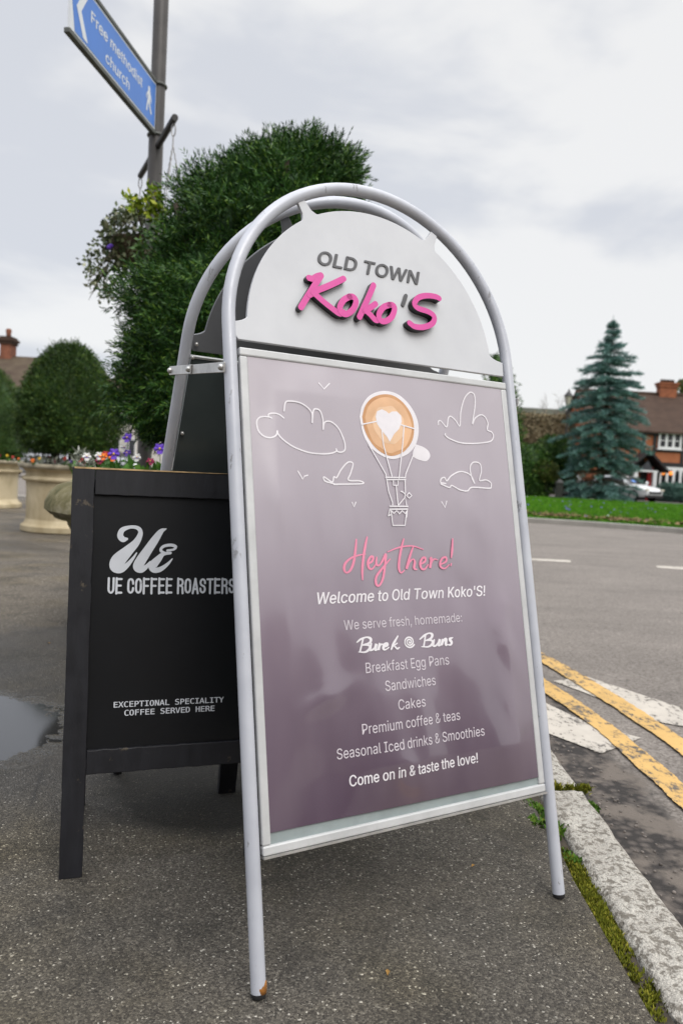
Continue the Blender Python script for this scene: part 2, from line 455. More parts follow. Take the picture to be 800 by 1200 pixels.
    t.set(color=t.ramp(t.noise(1.2, 6, 0.62), [(0.35, (0.062, 0.042, 0.031)), (0.65, (0.098, 0.075, 0.050))]), rough=0.9, spec=0.2)
    M['tiles_moss'] = t.m
    M['black_beam'] = plain('black_beam', (0.012, 0.011, 0.012), 0.6, 0, 0.2, 5)
    M['white_frame'] = plain('white_frame', (0.72, 0.72, 0.72), 0.5, 0, 0.05, 5)
    M['render_white'] = plain('white_render', (0.60, 0.57, 0.52), 0.9, 0, 0.1, 2)
    M['glass'] = plain('window_glass', (0.020, 0.023, 0.027), 0.08, 0, 0.2, 3, spec=0.6)
    M['red_door'] = plain('red_door', (0.52, 0.016, 0.014), 0.4, 0, 0.1, 5)
    M['dark_wall'] = plain('slate_wall', (0.055, 0.058, 0.066), 0.8, 0, 0.2, 3)
    M['car_white'] = plain('car_white', (0.70, 0.71, 0.72), 0.22, 0, 0.03, 3, spec=0.6)
    M['car_silver'] = plain('car_silver', (0.36, 0.37, 0.39), 0.25, 0.3, 0.03, 3)
    M['tyre'] = plain('tyre', (0.014, 0.014, 0.014), 0.9, 0, 0.1, 10)
    M['lens'] = plain('lamp_glass', (0.55, 0.52, 0.42), 0.2, 0, 0.1, 10)
    M['rubber'] = plain('rubber_foot', (0.013, 0.012, 0.012), 0.85, 0, 0.2, 30)
    M['rust'] = plain('rust', (0.33, 0.13, 0.02), 0.9, 0, 0.4, 60)
    M['blue_tag'] = plain('blue_sticker', (0.10, 0.25, 0.65), 0.5, 0, 0.1, 10)
    t = NT('orange_lamp')
    t.set(color=(0.9, 0.35, 0.08), rough=0.5)
    t.b.inputs['Emission Color'].default_value = (1.0, 0.28, 0.04, 1)
    t.b.inputs['Emission Strength'].default_value = 0.8
    M['lamp_orange'] = t.m


mats()

# ------------------------------------------------------------------ object helpers


def thing(name, label, cat, loc=(0, 0, 0), rotz=0.0, group=None):
    o = bpy.data.objects.new(name, None)
    o.empty_display_size = 0.1
    COL.objects.link(o)
    o.location = loc
    o.rotation_euler = (0, 0, rotz)
    o['label'] = label
    o['category'] = cat
    if group:
        o['group'] = group
    return o


def tag(o, label, cat, group=None):
    o['label'] = label
    o['category'] = cat
    if group:
        o['group'] = group
    return o


class MB:
    """collects geometry for ONE mesh object"""

    def __init__(s):
        s.v, s.f, s.mi = [], [], []
        s.k = 0

    def add(s, vs, fs):
        o = len(s.v)
        s.v.extend([tuple(p) for p in vs])
        s.f.extend([tuple(i + o for i in q) for q in fs])
        s.mi.extend([s.k] * len(fs))
        return s

    def box(s, x0, y0, z0, x1, y1, z1):
        v = [(x, y, z) for z in (z0, z1) for y in (y0, y1) for x in (x0, x1)]
        return s.add(v, [(0, 2, 3, 1), (4, 5, 7, 6), (0, 1, 5, 4), (2, 6, 7, 3), (0, 4, 6, 2), (1, 3, 7, 5)])

    def tube(s, path, r, n=12, closed=False, caps=True):
        path = [Vector(p) for p in path]
        N = len(path)
        rad = r if isinstance(r, (list, tuple)) else [r] * N
        vs = []
        prev = None
        for i, p in enumerate(path):
            if closed:
                d = path[(i + 1) % N] - path[i - 1]
            else:
                d = path[min(i + 1, N - 1)] - path[max(i - 1, 0)]
            d.normalize()
            if prev is None:
                a = Vector((0, 0, 1)) if abs(d.z) < 0.9 else Vector((1, 0, 0))
                side = d.cross(a).normalized()
            else:
                side = (prev - d * prev.dot(d)).normalized()
            prev = side
            up = d.cross(side)
            for k in range(n):
                t = 2 * math.pi * k / n
                vs.append(p + (side * math.cos(t) + up * math.sin(t)) * rad[i])
        fs = []
        for i in range(N if closed else N - 1):
            j = (i + 1) % N
            for k in range(n):
                k2 = (k + 1) % n
                fs.append((i * n + k, i * n + k2, j * n + k2, j * n + k))
        if caps and not closed:
            fs.append(tuple(range(n - 1, -1, -1)))
            fs.append(tuple((N - 1) * n + k for k in range(n)))
        return s.add(vs, fs)

    def lathe(s, prof, n=32, c=(0, 0, 0)):
        vs, fs = [], []
        for (r, z) in prof:
            for k in range(n):
                t = 2 * math.pi * k / n
                vs.append((c[0] + r * math.cos(t), c[1] + r * math.sin(t), c[2] + z))
        for i in range(len(prof) - 1):
            for k in range(n):
                k2 = (k + 1) % n
                fs.append((i * n + k, i * n + k2, (i + 1) * n + k2, (i + 1) * n + k))
        fs.append(tuple(range(n - 1, -1, -1)))
        fs.append(tuple((len(prof) - 1) * n + k for k in range(n)))
        return s.add(vs, fs)

    def prism(s, pts, fn, d0, d1):
        """outline pts (a,b) extruded between depths d0 and d1; fn maps (a,b,d) to 3D"""
        n = len(pts)
        ar = sum(pts[i][0] * pts[(i + 1) % n][1] - pts[(i + 1) % n][0] * pts[i][1] for i in range(n))
        if ar < 0:
            pts = pts[::-1]
        vs = [fn(p[0], p[1], d1) for p in pts] + [fn(p[0], p[1], d0) for p in pts]
        fs = [tuple(range(n)), tuple(range(2 * n - 1, n - 1, -1))]
        for i in range(n):
            j = (i + 1) % n
            fs.append((i, i + n, j + n, j))
        return s.add(vs, fs)

    def ball(s, c, r, n=10, sz=1.0):
        prof = [(r * math.sin(math.pi * i / n) + 1e-5, -r * sz * math.cos(math.pi * i / n)) for i in range(n + 1)]
        return s.lathe(prof, n + 4, c)

    def build(s, name, mat, parent=None, smooth=False, bevel=0.0, auto=None):
        me = bpy.data.meshes.new(name)
        me.from_pydata(s.v, [], s.f)
        for m in (mat if isinstance(mat, (list, tuple)) else [mat]):
            me.materials.append(m)
        if max(s.mi, default=0):
            me.polygons.foreach_set('material_index', s.mi)
        me.update()
        if smooth:
            me.polygons.foreach_set('use_smooth', [True] * len(me.polygons))
        o = bpy.data.objects.new(name, me)
        COL.objects.link(o)
        if parent is not None:
            o.parent = parent
        if bevel:
            b = o.modifiers.new('bevel', 'BEVEL')
            b.width = bevel
            b.segments = 2
            b.limit_method = 'ANGLE'
        if auto is not None:
            for e in me.edges:
                pass
            me.set_sharp_from_angle(angle=R(auto))
        return o


def np_mesh(name, V, F, mat, parent=None, smooth=False):
    """big mesh from numpy arrays; F is (n,3) or (n,4)"""
    me = bpy.data.meshes.new(name)
    V = np.asarray(V, np.float32)
    F = np.asarray(F, np.int32)
    k = F.shape[1]
    me.vertices.add(len(V))
    me.vertices.foreach_set('co', V.ravel())
    me.loops.add(F.size)
    me.loops.foreach_set('vertex_index', F.ravel())
    me.polygons.add(len(F))
    me.polygons.foreach_set('loop_start', np.arange(0, F.size, k, dtype=np.int32))
    me.polygons.foreach_set('loop_total', np.full(len(F), k, np.int32))
    me.update(calc_edges=True)
    me.validate()
    me.materials.append(mat)
    if smooth:
        me.polygons.foreach_set('use_smooth', [True] * len(F))
    o = bpy.data.objects.new(name, me)
    COL.objects.link(o)
    if parent is not None:
        o.parent = parent
    return o


def structure(o):
    o['kind'] = 'structure'
    return o


def sheet(name, pts, z, mat):
    m = MB()
    n = len(pts)
    ar = sum(pts[i][0] * pts[(i + 1) % n][1] - pts[(i + 1) % n][0] * pts[i][1] for i in range(n))
    if ar < 0:
        pts = pts[::-1]
    m.add([(p[0], p[1], z) for p in pts], [tuple(range(n))])
    o = m.build(name, mat)
    return structure(o)


def smooth_line(pts, sub=6):
    """Catmull-Rom through points of any dimension"""
    P = [np.array(p, float) for p in pts]
    if len(P) < 3:
        return P
    P = [2 * P[0] - P[1]] + P + [2 * P[-1] - P[-2]]
    out = []
    for i in range(1, len(P) - 2):
        a, b, c, d = P[i - 1:i + 3]
        for k in range(sub):
            t = k / sub
            out.append(0.5 * (2 * b + (c - a) * t + (2 * a - 5 * b + 4 * c - d) * t * t + (3 * b - a - 3 * c + d) * t ** 3))
    out.append(P[-2])
    return out


def ribbon(pts, w, sub=6, smooth=True):
    """outline-free ribbon along pts; returns (verts2d, faces, boundary) with rounded ends"""
    P = smooth_line(pts, sub) if smooth else [np.array(p, float) for p in pts]
    n = len(P)
    xy = [p[:2] for p in P]
    W = [float(p[2]) if len(p) > 2 else w for p in P]
    L, Rr = [], []
    for i in range(n):
        d = xy[min(i + 1, n - 1)] - xy[max(i - 1, 0)]
        d = d / (np.linalg.norm(d) + 1e-12)
        nn = np.array([-d[1], d[0]])
        L.append(xy[i] + nn * W[i] / 2)
        Rr.append(xy[i] - nn * W[i] / 2)
    d0 = xy[1] - xy[0]
    a0 = math.atan2(d0[1], d0[0])
    d1 = xy[-1] - xy[-2]
    a1 = math.atan2(d1[1], d1[0])
    cap0 = [xy[0] + W[0] / 2 * np.array([math.cos(a0 + math.pi / 2 + t), math.sin(a0 + math.pi / 2 + t)]) for t in np.linspace(0, math.pi, 7)[1:-1]]
    cap1 = [xy[-1] + W[-1] / 2 * np.array([math.cos(a1 - math.pi / 2 + t), math.sin(a1 - math.pi / 2 + t)]) for t in np.linspace(0, math.pi, 7)[1:-1]]
    vs = L + Rr + cap0 + cap1
    fs = [(i, n + i, n + i + 1, i + 1) for i in range(n - 1)]
    c0 = list(range(2 * n, 2 * n + 5))
    c1 = list(range(2 * n + 5, 2 * n + 10))
    fs.append(tuple([0] + c0 + [n]))
    fs.append(tuple([2 * n - 1] + c1 + [n - 1]))
    bnd = [0] + c0 + [n + i for i in range(n)] + c1 + list(range(n - 1, 0, -1))
    return vs, fs, bnd


GLYPH_CACHE = {}


def text2d(body, x0, x1, y0, cap, shear=0.0, bold=0.0, font=None):
    """a line of lettering as flat mesh: left x0, right x1, baseline y0, capital height cap"""
    font = font or SANS
    V0, f = [], []
    x = 0.0
    for ch in body:
        adv, loops = font[ch]
        groups = [loops] if ch in 'BOadgoeqpbRPA' or (ch == 'D' and font is MONO) else [[lp] for lp in loops]
        for grp in groups:
            if not grp:
                continue
            cu = bpy.data.curves.new('t', 'CURVE')
            cu.dimensions = '2D'
            cu.fill_mode = 'BOTH'
            for lp in grp:
                sp = cu.splines.new('POLY')
                n = len(lp) // 2
                sp.points.add(n - 1)
                for i in range(n):
                    px, py = lp[2 * i] / 1000.0, lp[2 * i + 1] / 1000.0
                    sp.points[i].co = (x + px + shear * py, py, 0, 1)
                sp.use_cyclic_u = True
            key = (id(font), ch, id(grp[0]), shear)
            if key not in GLYPH_CACHE:
                ob = bpy.data.objects.new('t', cu)
                COL.objects.link(ob)
                me = ob.evaluated_get(bpy.context.evaluated_depsgraph_get()).to_mesh()
                GLYPH_CACHE[key] = ([(p.co.x - x, p.co.y) for p in me.vertices], [tuple(p.vertices) for p in me.polygons])
                bpy.data.objects.remove(ob)
            gv, gf = GLYPH_CACHE[key]
            o_ = len(V0)
            V0 += [(p[0] + x, p[1]) for p in gv]
            f += [tuple(q + o_ for q in t) for t in gf]
            bpy.data.curves.remove(cu)
        x += adv / 1000.0
    v = np.array(V0)
    a, b = v[:, 0].min(), v[:, 0].max()
    v[:, 0] = x0 + (v[:, 0] - a) / (b - a) * (x1 - x0)
    v[:, 1] = y0 + v[:, 1] * cap / CAPH[id(font)]
    V, Fc = [tuple(p) for p in v], f
    if bold:          # heavier strokes: the same letters again, shifted by a fraction of a stem
        k = (x1 - x0) / (b - a) * bold
        n = len(V)
        V = [(p[0] - k, p[1]) for p in V] + [(p[0] + k, p[1]) for p in V] + [(p[0], p[1] + k * .5) for p in V] + [(p[0], p[1] - k * .5) for p in V]
        Fc = [tuple(i + n * q for i in g) for q in range(4) for g in f]
    return V, Fc


def up_faces(vs2, fs):
    out = []
    for f in fs:
        ar = 0
        for i in range(len(f)):
            p, q = vs2[f[i]], vs2[f[(i + 1) % len(f)]]
            ar += p[0] * q[1] - q[0] * p[1]
        out.append(f if ar > 0 else f[::-1])
    return out

# ------------------------------------------------------------------ lettering outlines (thousandths of an em) and drawings (metres on their board)
SANS={"!":[196,[[67,160,63,509,132,509,128,160],[98,-4,86,-3,75,1,66,9,58,18,54,29,52,41,54,53,58,64,66,73,75,80,86,85,98,86,110,85,121,80,130,73,138,64,142,53,143,41,142,29,138,18,130,9,121,1,110,-3]]],"&":[448,[[197,-7,165,-5,136,1,110,12,88,26,69,42,54,62,43,84,36,108,34,133,36,154,40,173,47,189,58,205,70,220,85,235,101,249,120,264,140,279,216,335,223,340,230,346,237,352,243,359,249,367,255,375,259,384,261,394,262,405,260,420,255,434,245,445,233,454,219,459,201,461,189,460,178,457,168,453,159,447,151,440,145,431,141,421,138,411,137,399,138,386,141,375,145,363,152,352,159,340,169,327,179,314,191,300,204,284,438,0,364,0,171,231,153,254,136,274,121,293,108,310,96,327,87,344,81,361,77,379,75,398,77,420,82,440,91,458,102,474,117,488,134,499,154,507,176,512,200,513,224,512,246,507,266,499,283,488,297,475,308,459,317,442,322,424,324,404,323,389,320,375,315,362,309,349,301,336,291,325,281,314,269,303,256,293,154,217,135,202,121,188,110,174,103,161,98,146,97,131,98,115,102,101,109,87,118,76,130,66,143,57,158,51,175,48,193,46,213,48,232,52,251,59,269,69,286,81,301,95,315,112,327,131,336,151,343,174,348,198,349,224,408,224,406,194,403,167,397,144,389,124,380,107,371,92,361,80,353,70,345,62,333,47,315,30,294,17,271,7,246,-1,221,-5]]],"'":[206,[[78,318,70,509,136,509,128,318]]],",":[188,[[38,-119,68,71,137,71,84,-119]]],":":[188,[[95,-4,83,-3,73,1,63,9,55,18,51,29,50,41,51,53,55,64,63,73,73,81,83,85,95,87,107,85,118,81,128,73,135,64,140,53,141,41,140,29,135,18,128,9,118,1,107,-3],[95,271,83,272,73,277,63,284,55,294,51,304,50,316,51,328,55,339,63,349,73,356,83,360,95,362,107,360,118,356,128,349,135,339,140,328,141,316,140,304,135,294,128,284,118,277,107,272]]],"B":[456,[[60,0,60,509,241,509,274,507,304,501,329,491,350,477,367,461,381,442,390,421,396,398,398,374,397,353,393,336,387,320,378,307,368,295,356,286,343,278,329,272,315,267,315,262,331,260,347,254,363,245,378,234,391,220,402,203,411,184,416,161,418,136,416,111,410,88,400,67,386,48,368,31,344,18,317,8,284,2,247,0],[125,57,245,57,281,60,309,67,330,80,344,96,353,115,355,137,354,153,350,169,342,184,333,197,320,209,306,218,289,225,269,229,248,231,125,231],[125,285,238,285,256,287,273,290,288,296,302,304,314,314,323,326,330,340,335,355,336,372,333,393,326,412,313,429,294,442,270,449,240,452,125,452]]],"C":[510,[[267,-7,225,-3,186,7,150,25,119,49,92,79,70,115,53,157,44,203,40,254,44,305,53,352,70,393,92,429,119,459,150,484,186,501,225,512,267,516,293,514,317,511,340,504,362,496,383,485,402,471,419,456,435,438,448,418,459,397,467,373,473,348,408,348,404,365,397,380,389,395,380,407,369,418,357,428,344,437,330,444,315,449,300,453,284,455,267,456,237,453,209,445,184,432,161,414,141,391,125,364,113,332,106,295,103,254,106,213,113,177,125,145,141,117,161,94,184,76,210,63,237,56,267,53,284,54,300,56,315,60,330,65,344,72,357,81,369,90,380,102,389,114,397,128,404,144,408,160,473,160,467,135,459,112,448,91,435,71,420,53,402,38,383,24,363,13,341,5,317,-2,293,-6]]],"D":[502,[[219,0,96,0,96,57,215,57,254,60,288,68,318,81,343,99,363,122,379,149,390,181,397,216,399,255,397,294,390,329,379,361,364,388,344,410,320,428,291,441,258,449,221,452,93,452,93,509,225,509,273,505,315,495,353,478,385,455,412,426,433,391,449,351,458,306,462,255,458,205,449,159,433,119,411,83,384,54,351,31,312,14,268,3],[125,509,125,0,60,0,60,509]]],"E":[419,[[60,0,60,509,372,509,372,452,125,452,125,286,355,286,355,229,125,229,125,57,375,57,375,0]]],"F":[410,[[60,0,60,509,369,509,369,452,125,452,125,278,346,278,346,221,125,221,125,0]]],"I":[300,[[31,0,31,57,118,57,118,452,31,452,31,509,269,509,269,452,183,452,183,57,269,57,269,0]]],"K":[467,[[104,145,104,216,116,231,128,246,139,261,151,275,162,289,174,303,187,317,199,331,212,344,364,509,448,509,231,276,228,276],[60,0,60,509,125,509,125,334,124,225,125,193,125,0],[372,0,188,259,228,309,449,0]]],"L":[393,[[60,0,60,509,125,509,125,57,361,57,361,0]]],"N":[523,[[60,0,60,509,136,509,343,183,349,174,355,163,363,151,371,137,379,122,388,107,396,90,405,73,414,55,405,54,403,72,402,90,401,108,400,126,399,142,399,157,399,171,399,184,399,195,399,509,463,509,463,0,387,0,202,290,194,303,186,317,177,331,168,346,159,363,148,381,136,402,123,425,108,452,119,454,120,429,121,406,122,384,123,363,124,345,124,328,125,313,125,301,125,291,125,0]]],"O":[533,[[267,-7,225,-3,186,7,150,25,119,49,92,79,70,115,53,157,44,203,40,254,44,305,53,352,70,393,92,429,119,459,150,484,186,501,225,512,267,516,309,512,348,501,384,484,415,459,442,429,464,393,480,352,490,305,493,254,490,203,480,157,464,115,442,79,415,49,384,25,348,7,309,-3],[267,53,296,55,324,63,349,76,372,94,392,116,408,144,420,176,428,213,430,254,428,295,420,332,408,365,392,392,372,415,349,433,324,446,296,453,267,456,237,453,210,445,184,433,161,415,142,392,125,364,113,332,106,295,103,254,106,213,113,176,125,144,142,117,161,94,184,76,210,63,237,55]]],"P":[445,[[60,0,60,509,235,509,272,506,305,499,332,487,356,471,375,452,390,430,400,404,407,377,409,348,407,318,400,291,390,265,375,243,356,223,332,207,305,195,272,188,235,186,109,186,109,242,233,242,257,244,279,248,297,256,312,266,324,279,333,294,339,310,343,328,344,348,343,367,339,385,333,402,324,416,312,428,297,439,279,446,257,451,232,452,125,452,125,0]]],"S":[447,[[224,-9,188,-7,156,-1,128,9,102,23,81,40,64,60,51,83,42,109,38,137,104,137,108,118,114,102,123,88,136,76,150,66,166,59,185,53,204,50,224,49,246,50,267,54,286,60,303,69,317,79,329,92,338,106,344,122,346,139,344,154,340,168,332,179,322,189,310,197,296,205,280,211,263,217,245,222,184,239,145,253,112,269,86,289,67,313,56,341,52,372,54,400,62,425,75,448,92,468,113,484,138,498,165,508,195,514,227,516,259,514,289,508,316,498,340,484,360,468,377,449,390,427,398,403,401,378,337,378,332,402,320,421,302,437,280,449,254,456,225,459,204,457,185,454,167,448,152,440,139,430,129,418,121,405,117,391,115,376,117,359,122,345,131,334,142,324,155,315,169,308,184,302,198,297,212,293,264,279,279,275,295,270,312,264,328,256,344,248,359,238,372,226,384,213,395,198,402,180,407,161,408,139,406,112,399,87,386,64,370,43,349,25,323,11,294,0,261,-7]]],"T":[449,[[32,452,32,509,417,509,417,452,257,452,257,0,193,0,193,452]]],"W":[686,[[155,0,16,509,82,509,163,196,167,179,172,162,175,145,179,128,183,111,187,94,190,76,194,58,197,40,189,40,193,58,196,76,200,94,203,111,207,128,211,145,215,162,220,179,224,196,306,509,380,509,462,196,466,179,470,162,474,145,478,128,482,111,486,94,490,76,494,58,497,40,488,40,492,58,495,76,499,94,503,111,506,128,510,145,515,162,519,179,523,196,603,509,670,509,530,0,455,0,368,323,362,345,357,368,351,391,346,417,341,445,336,475,350,475,345,446,340,420,335,395,330,371,324,347,318,323,230,0]]],"a":[389,[[160,-9,137,-7,115,-3,94,5,76,15,60,29,48,45,38,63,32,84,30,108,32,128,36,146,43,161,53,174,64,184,78,193,92,200,108,206,125,211,143,214,161,217,178,220,200,223,218,225,234,227,247,229,257,231,265,235,271,240,274,246,276,255,276,257,275,272,272,285,267,297,260,307,251,315,240,322,227,327,212,330,196,331,178,330,163,327,149,322,137,316,127,309,118,301,110,292,104,283,100,274,41,291,51,313,64,331,79,346,95,358,114,368,133,375,153,380,173,383,194,384,208,384,223,382,239,379,255,375,271,369,286,360,300,350,312,336,322,320,330,301,335,278,337,251,337,0,277,0,277,52,272,52,267,43,260,34,252,25,242,16,229,8,215,1,199,-4,181,-7],[170,45,192,47,211,51,228,59,242,68,254,80,263,93,270,108,274,122,276,138,276,190,272,187,267,184,259,182,251,180,241,178,231,176,221,174,210,173,200,171,191,170,182,169,175,168,161,166,147,163,134,159,122,153,112,147,103,139,97,130,93,118,92,105,93,93,96,82,102,72,109,64,119,57,130,52,142,48,156,46]]],"c":[396,[[207,-8,174,-5,144,3,117,16,93,35,72,58,56,85,44,116,37,150,34,187,37,225,44,260,56,291,72,318,93,341,117,360,144,374,174,382,207,384,226,384,243,381,260,377,276,371,291,364,305,356,318,346,330,335,340,322,349,308,356,293,362,277,303,262,300,272,295,281,290,289,284,297,278,304,270,311,261,316,252,321,242,325,231,328,220,329,207,330,184,328,163,321,145,310,130,296,118,278,108,258,102,236,98,212,96,187,98,163,102,139,108,117,118,97,130,80,145,66,163,55,184,49,207,46,220,47,232,49,243,52,253,55,262,60,271,66,279,73,285,80,292,89,297,98,301,107,304,117,363,102,357,86,350,70,341,56,331,43,319,32,306,21,292,12,277,5,261,-1,244,-5,226,-7]]],"d":[424,[[195,-8,165,-6,137,3,111,16,89,34,70,57,55,84,43,116,36,151,34,189,36,227,43,261,55,293,70,320,89,342,112,361,137,374,165,382,196,384,218,383,237,379,253,373,267,364,278,355,287,346,295,336,301,327,306,319,311,319,311,509,372,509,372,0,313,0,313,59,307,59,301,50,295,41,287,31,277,21,266,12,252,4,236,-3,217,-7],[205,47,226,49,246,55,263,65,278,78,290,95,299,115,306,138,310,162,312,189,310,216,306,241,300,263,290,282,278,299,263,312,246,322,227,328,205,330,182,328,162,322,145,311,130,298,118,281,108,261,102,239,98,215,96,189,98,163,102,139,109,117,118,97,130,80,145,66,162,55,182,49]]],"e":[404,[[212,-8,177,-5,145,3,117,16,92,35,72,58,56,85,44,116,37,150,34,187,36,224,44,258,55,290,71,317,91,340,115,359,142,373,172,382,205,384,226,383,246,380,266,374,285,366,303,355,319,341,334,324,347,305,357,282,365,256,370,227,371,194,371,169,75,169,75,221,338,221,310,202,308,226,304,248,298,269,288,286,277,301,263,314,246,323,227,328,205,330,183,328,164,323,146,313,131,301,119,286,109,270,102,251,97,231,96,211,96,178,98,151,102,127,110,106,121,88,135,73,151,61,169,53,190,48,212,46,227,47,241,49,254,53,265,58,276,65,285,73,294,82,300,93,306,105,365,91,358,72,348,55,335,39,320,26,302,14,283,4,261,-3,237,-7]]],"f":[254,[[228,379,228,327,6,327,6,379],[81,0,81,432,82,452,87,470,96,486,107,499,120,510,135,519,152,525,169,529,187,530,201,530,212,529,222,527,231,525,238,523,243,521,227,468,224,470,220,471,215,472,209,473,202,474,195,474,178,472,164,468,154,460,147,449,143,435,142,419,142,0]]],"g":[425,[[207,-151,180,-149,156,-146,134,-140,114,-132,97,-122,82,-110,70,-97,59,-84,51,-69,101,-41,107,-49,114,-57,122,-66,131,-74,142,-82,154,-88,169,-93,187,-96,207,-97,236,-95,261,-87,282,-75,298,-58,308,-34,311,-6,311,68,306,68,301,60,294,51,287,41,277,32,266,23,252,16,236,10,217,6,195,5,165,7,138,14,113,27,90,43,71,65,55,90,43,120,36,154,34,191,36,229,43,263,55,293,71,320,90,342,112,361,138,374,166,382,196,384,218,383,237,379,253,373,267,365,279,356,288,346,296,336,302,327,308,319,313,319,313,379,372,379,372,-9,370,-40,363,-67,350,-90,334,-109,314,-124,291,-136,265,-144,237,-149],[205,59,227,61,246,66,264,75,278,87,290,103,300,121,307,142,311,166,312,193,311,219,307,242,300,264,291,283,279,299,264,312,247,322,227,328,205,330,182,328,163,322,145,312,130,298,118,282,109,262,102,241,98,218,96,193,98,167,102,144,109,123,118,104,131,88,145,76,163,66,183,61]]],"h":[410,[[114,227,114,0,53,0,53,509,114,509,114,287,102,287,116,319,132,344,152,362,175,374,200,382,227,384,252,383,275,377,295,369,313,356,328,340,341,321,350,298,355,271,357,240,357,0,296,0,296,235,293,263,286,286,273,304,256,318,235,326,210,329,192,328,176,324,161,317,147,308,136,297,126,283,119,266,115,248]]],"i":[167,[[53,0,53,379,114,379,114,0],[84,443,73,444,63,448,54,455,47,463,43,472,41,483,43,494,47,504,54,512,63,518,73,522,84,524,95,522,105,518,114,512,121,504,125,494,126,483,125,472,121,463,114,455,105,448,95,444]]],"k":[381,[[110,137,110,212,121,212,284,379,360,379,184,199,177,199],[53,0,53,509,114,509,114,0],[294,0,148,186,191,229,372,0]]],"l":[189,[[139,-2,112,0,91,8,74,20,62,37,55,59,53,84,53,509,114,509,114,99,114,83,117,71,120,62,126,57,135,53,146,52,152,52,157,52,160,53,164,53,167,54,170,54,181,3,175,1,169,0,162,-1,154,-2,147,-2]]],"m":[610,[[53,0,53,379,112,379,112,295,108,295,114,314,122,331,132,346,144,358,158,368,172,376,187,382,203,385,219,386,245,383,268,375,287,361,303,342,314,320,321,295,312,295,318,312,326,329,337,343,350,356,364,366,381,375,398,381,417,385,437,386,458,385,478,380,497,372,514,361,529,346,541,328,550,307,555,283,557,255,557,0,496,0,496,254,493,279,485,298,473,313,456,323,438,329,419,330,402,329,387,326,374,320,363,312,353,302,345,290,340,277,336,263,335,247,335,0,274,0,274,260,272,280,265,297,253,311,238,322,220,328,199,330,185,329,171,326,158,320,145,312,135,302,126,289,119,274,115,257,114,238,114,0]]],"n":[410,[[114,227,114,0,53,0,53,379,112,379,112,287,102,287,116,319,132,344,152,362,175,374,200,382,227,384,252,383,275,377,295,369,313,356,328,340,341,321,350,298,355,271,357,240,357,0,296,0,296,235,293,263,286,286,273,304,256,318,235,326,210,329,192,328,176,324,161,317,147,308,136,297,126,283,119,266,115,248]]],"o":[415,[[207,-8,174,-5,144,3,117,16,93,35,72,58,56,85,44,116,37,150,34,187,37,225,44,260,56,291,72,318,93,341,117,360,144,374,174,382,207,384,241,382,271,374,299,360,323,341,343,318,359,291,371,260,379,225,381,187,379,150,371,116,359,85,343,58,323,35,299,16,271,3,241,-5],[207,46,231,49,252,55,270,66,285,80,298,97,307,117,314,139,318,163,319,187,318,212,314,236,307,258,298,278,285,296,270,310,252,321,231,328,207,330,184,328,163,321,145,310,130,296,118,278,108,258,102,236,98,212,96,187,98,163,102,139,108,117,118,97,130,80,145,66,163,55,184,49]]],"r":[259,[[53,0,53,379,112,379,112,321,115,321,124,339,137,354,152,367,171,377,191,383,213,385,218,385,223,385,229,384,235,384,240,384,243,384,243,322,241,323,236,324,230,324,223,325,215,326,207,326,190,324,174,321,159,315,146,306,135,296,126,284,119,269,115,254,114,237,114,0]]],"s":[365,[[182,-8,157,-7,133,-3,112,3,93,12,76,24,62,38,50,54,41,73,36,94,94,107,101,87,111,72,124,60,141,52,160,47,181,45,206,47,227,53,244,62,258,74,265,88,268,103,266,115,262,126,254,136,243,144,229,150,212,155,149,170,118,180,92,192,72,208,58,227,50,249,47,274,49,295,55,314,65,332,79,347,95,360,115,370,137,378,161,383,187,384,212,383,234,379,254,372,271,363,286,352,299,339,309,324,318,308,324,290,268,277,262,291,254,304,243,316,228,325,210,331,187,333,166,331,147,326,131,317,119,305,111,292,109,277,110,264,115,253,124,243,136,235,152,229,172,223,229,209,261,200,287,187,306,171,320,153,328,131,331,107,329,85,323,65,312,47,298,31,281,18,260,6,236,-2,210,-7]]],"t":[227,[[204,379,204,327,6,327,6,379],[65,471,126,471,126,98,127,83,130,70,136,61,144,55,156,51,170,50,175,50,180,50,185,51,191,52,197,53,202,54,213,2,207,0,200,-2,192,-3,184,-3,176,-4,168,-4,138,-1,113,7,92,21,77,41,68,64,65,93]]],"u":[410,[[182,-5,158,-3,135,2,115,11,97,23,82,39,69,59,60,82,54,109,53,139,53,379,114,379,114,144,116,117,124,94,137,75,154,61,175,53,200,50,218,51,234,55,249,62,263,71,274,83,283,97,290,113,295,132,296,153,296,379,357,379,357,0,298,0,298,92,307,92,294,60,277,35,257,17,234,5,209,-3]]],"v":[389,[[163,0,17,379,84,379,165,155,173,132,180,110,187,87,193,64,199,42,206,21,184,21,191,42,197,64,203,87,209,110,216,132,224,155,305,379,371,379,226,0]]],"w":[567,[[138,0,23,379,87,379,133,214,140,190,147,164,154,137,161,107,168,75,175,41,165,41,172,74,179,105,186,135,192,163,199,189,206,214,252,379,316,379,362,214,368,189,375,163,382,136,388,106,395,75,402,41,391,41,399,75,406,106,413,135,420,163,427,189,434,214,480,379,545,379,429,0,368,0,319,172,314,189,309,207,305,225,300,243,295,262,291,280,286,299,281,318,277,338,291,338,286,319,281,299,277,280,272,262,267,243,263,225,258,207,253,189,248,172,199,0]]]," ":[188,[]]}
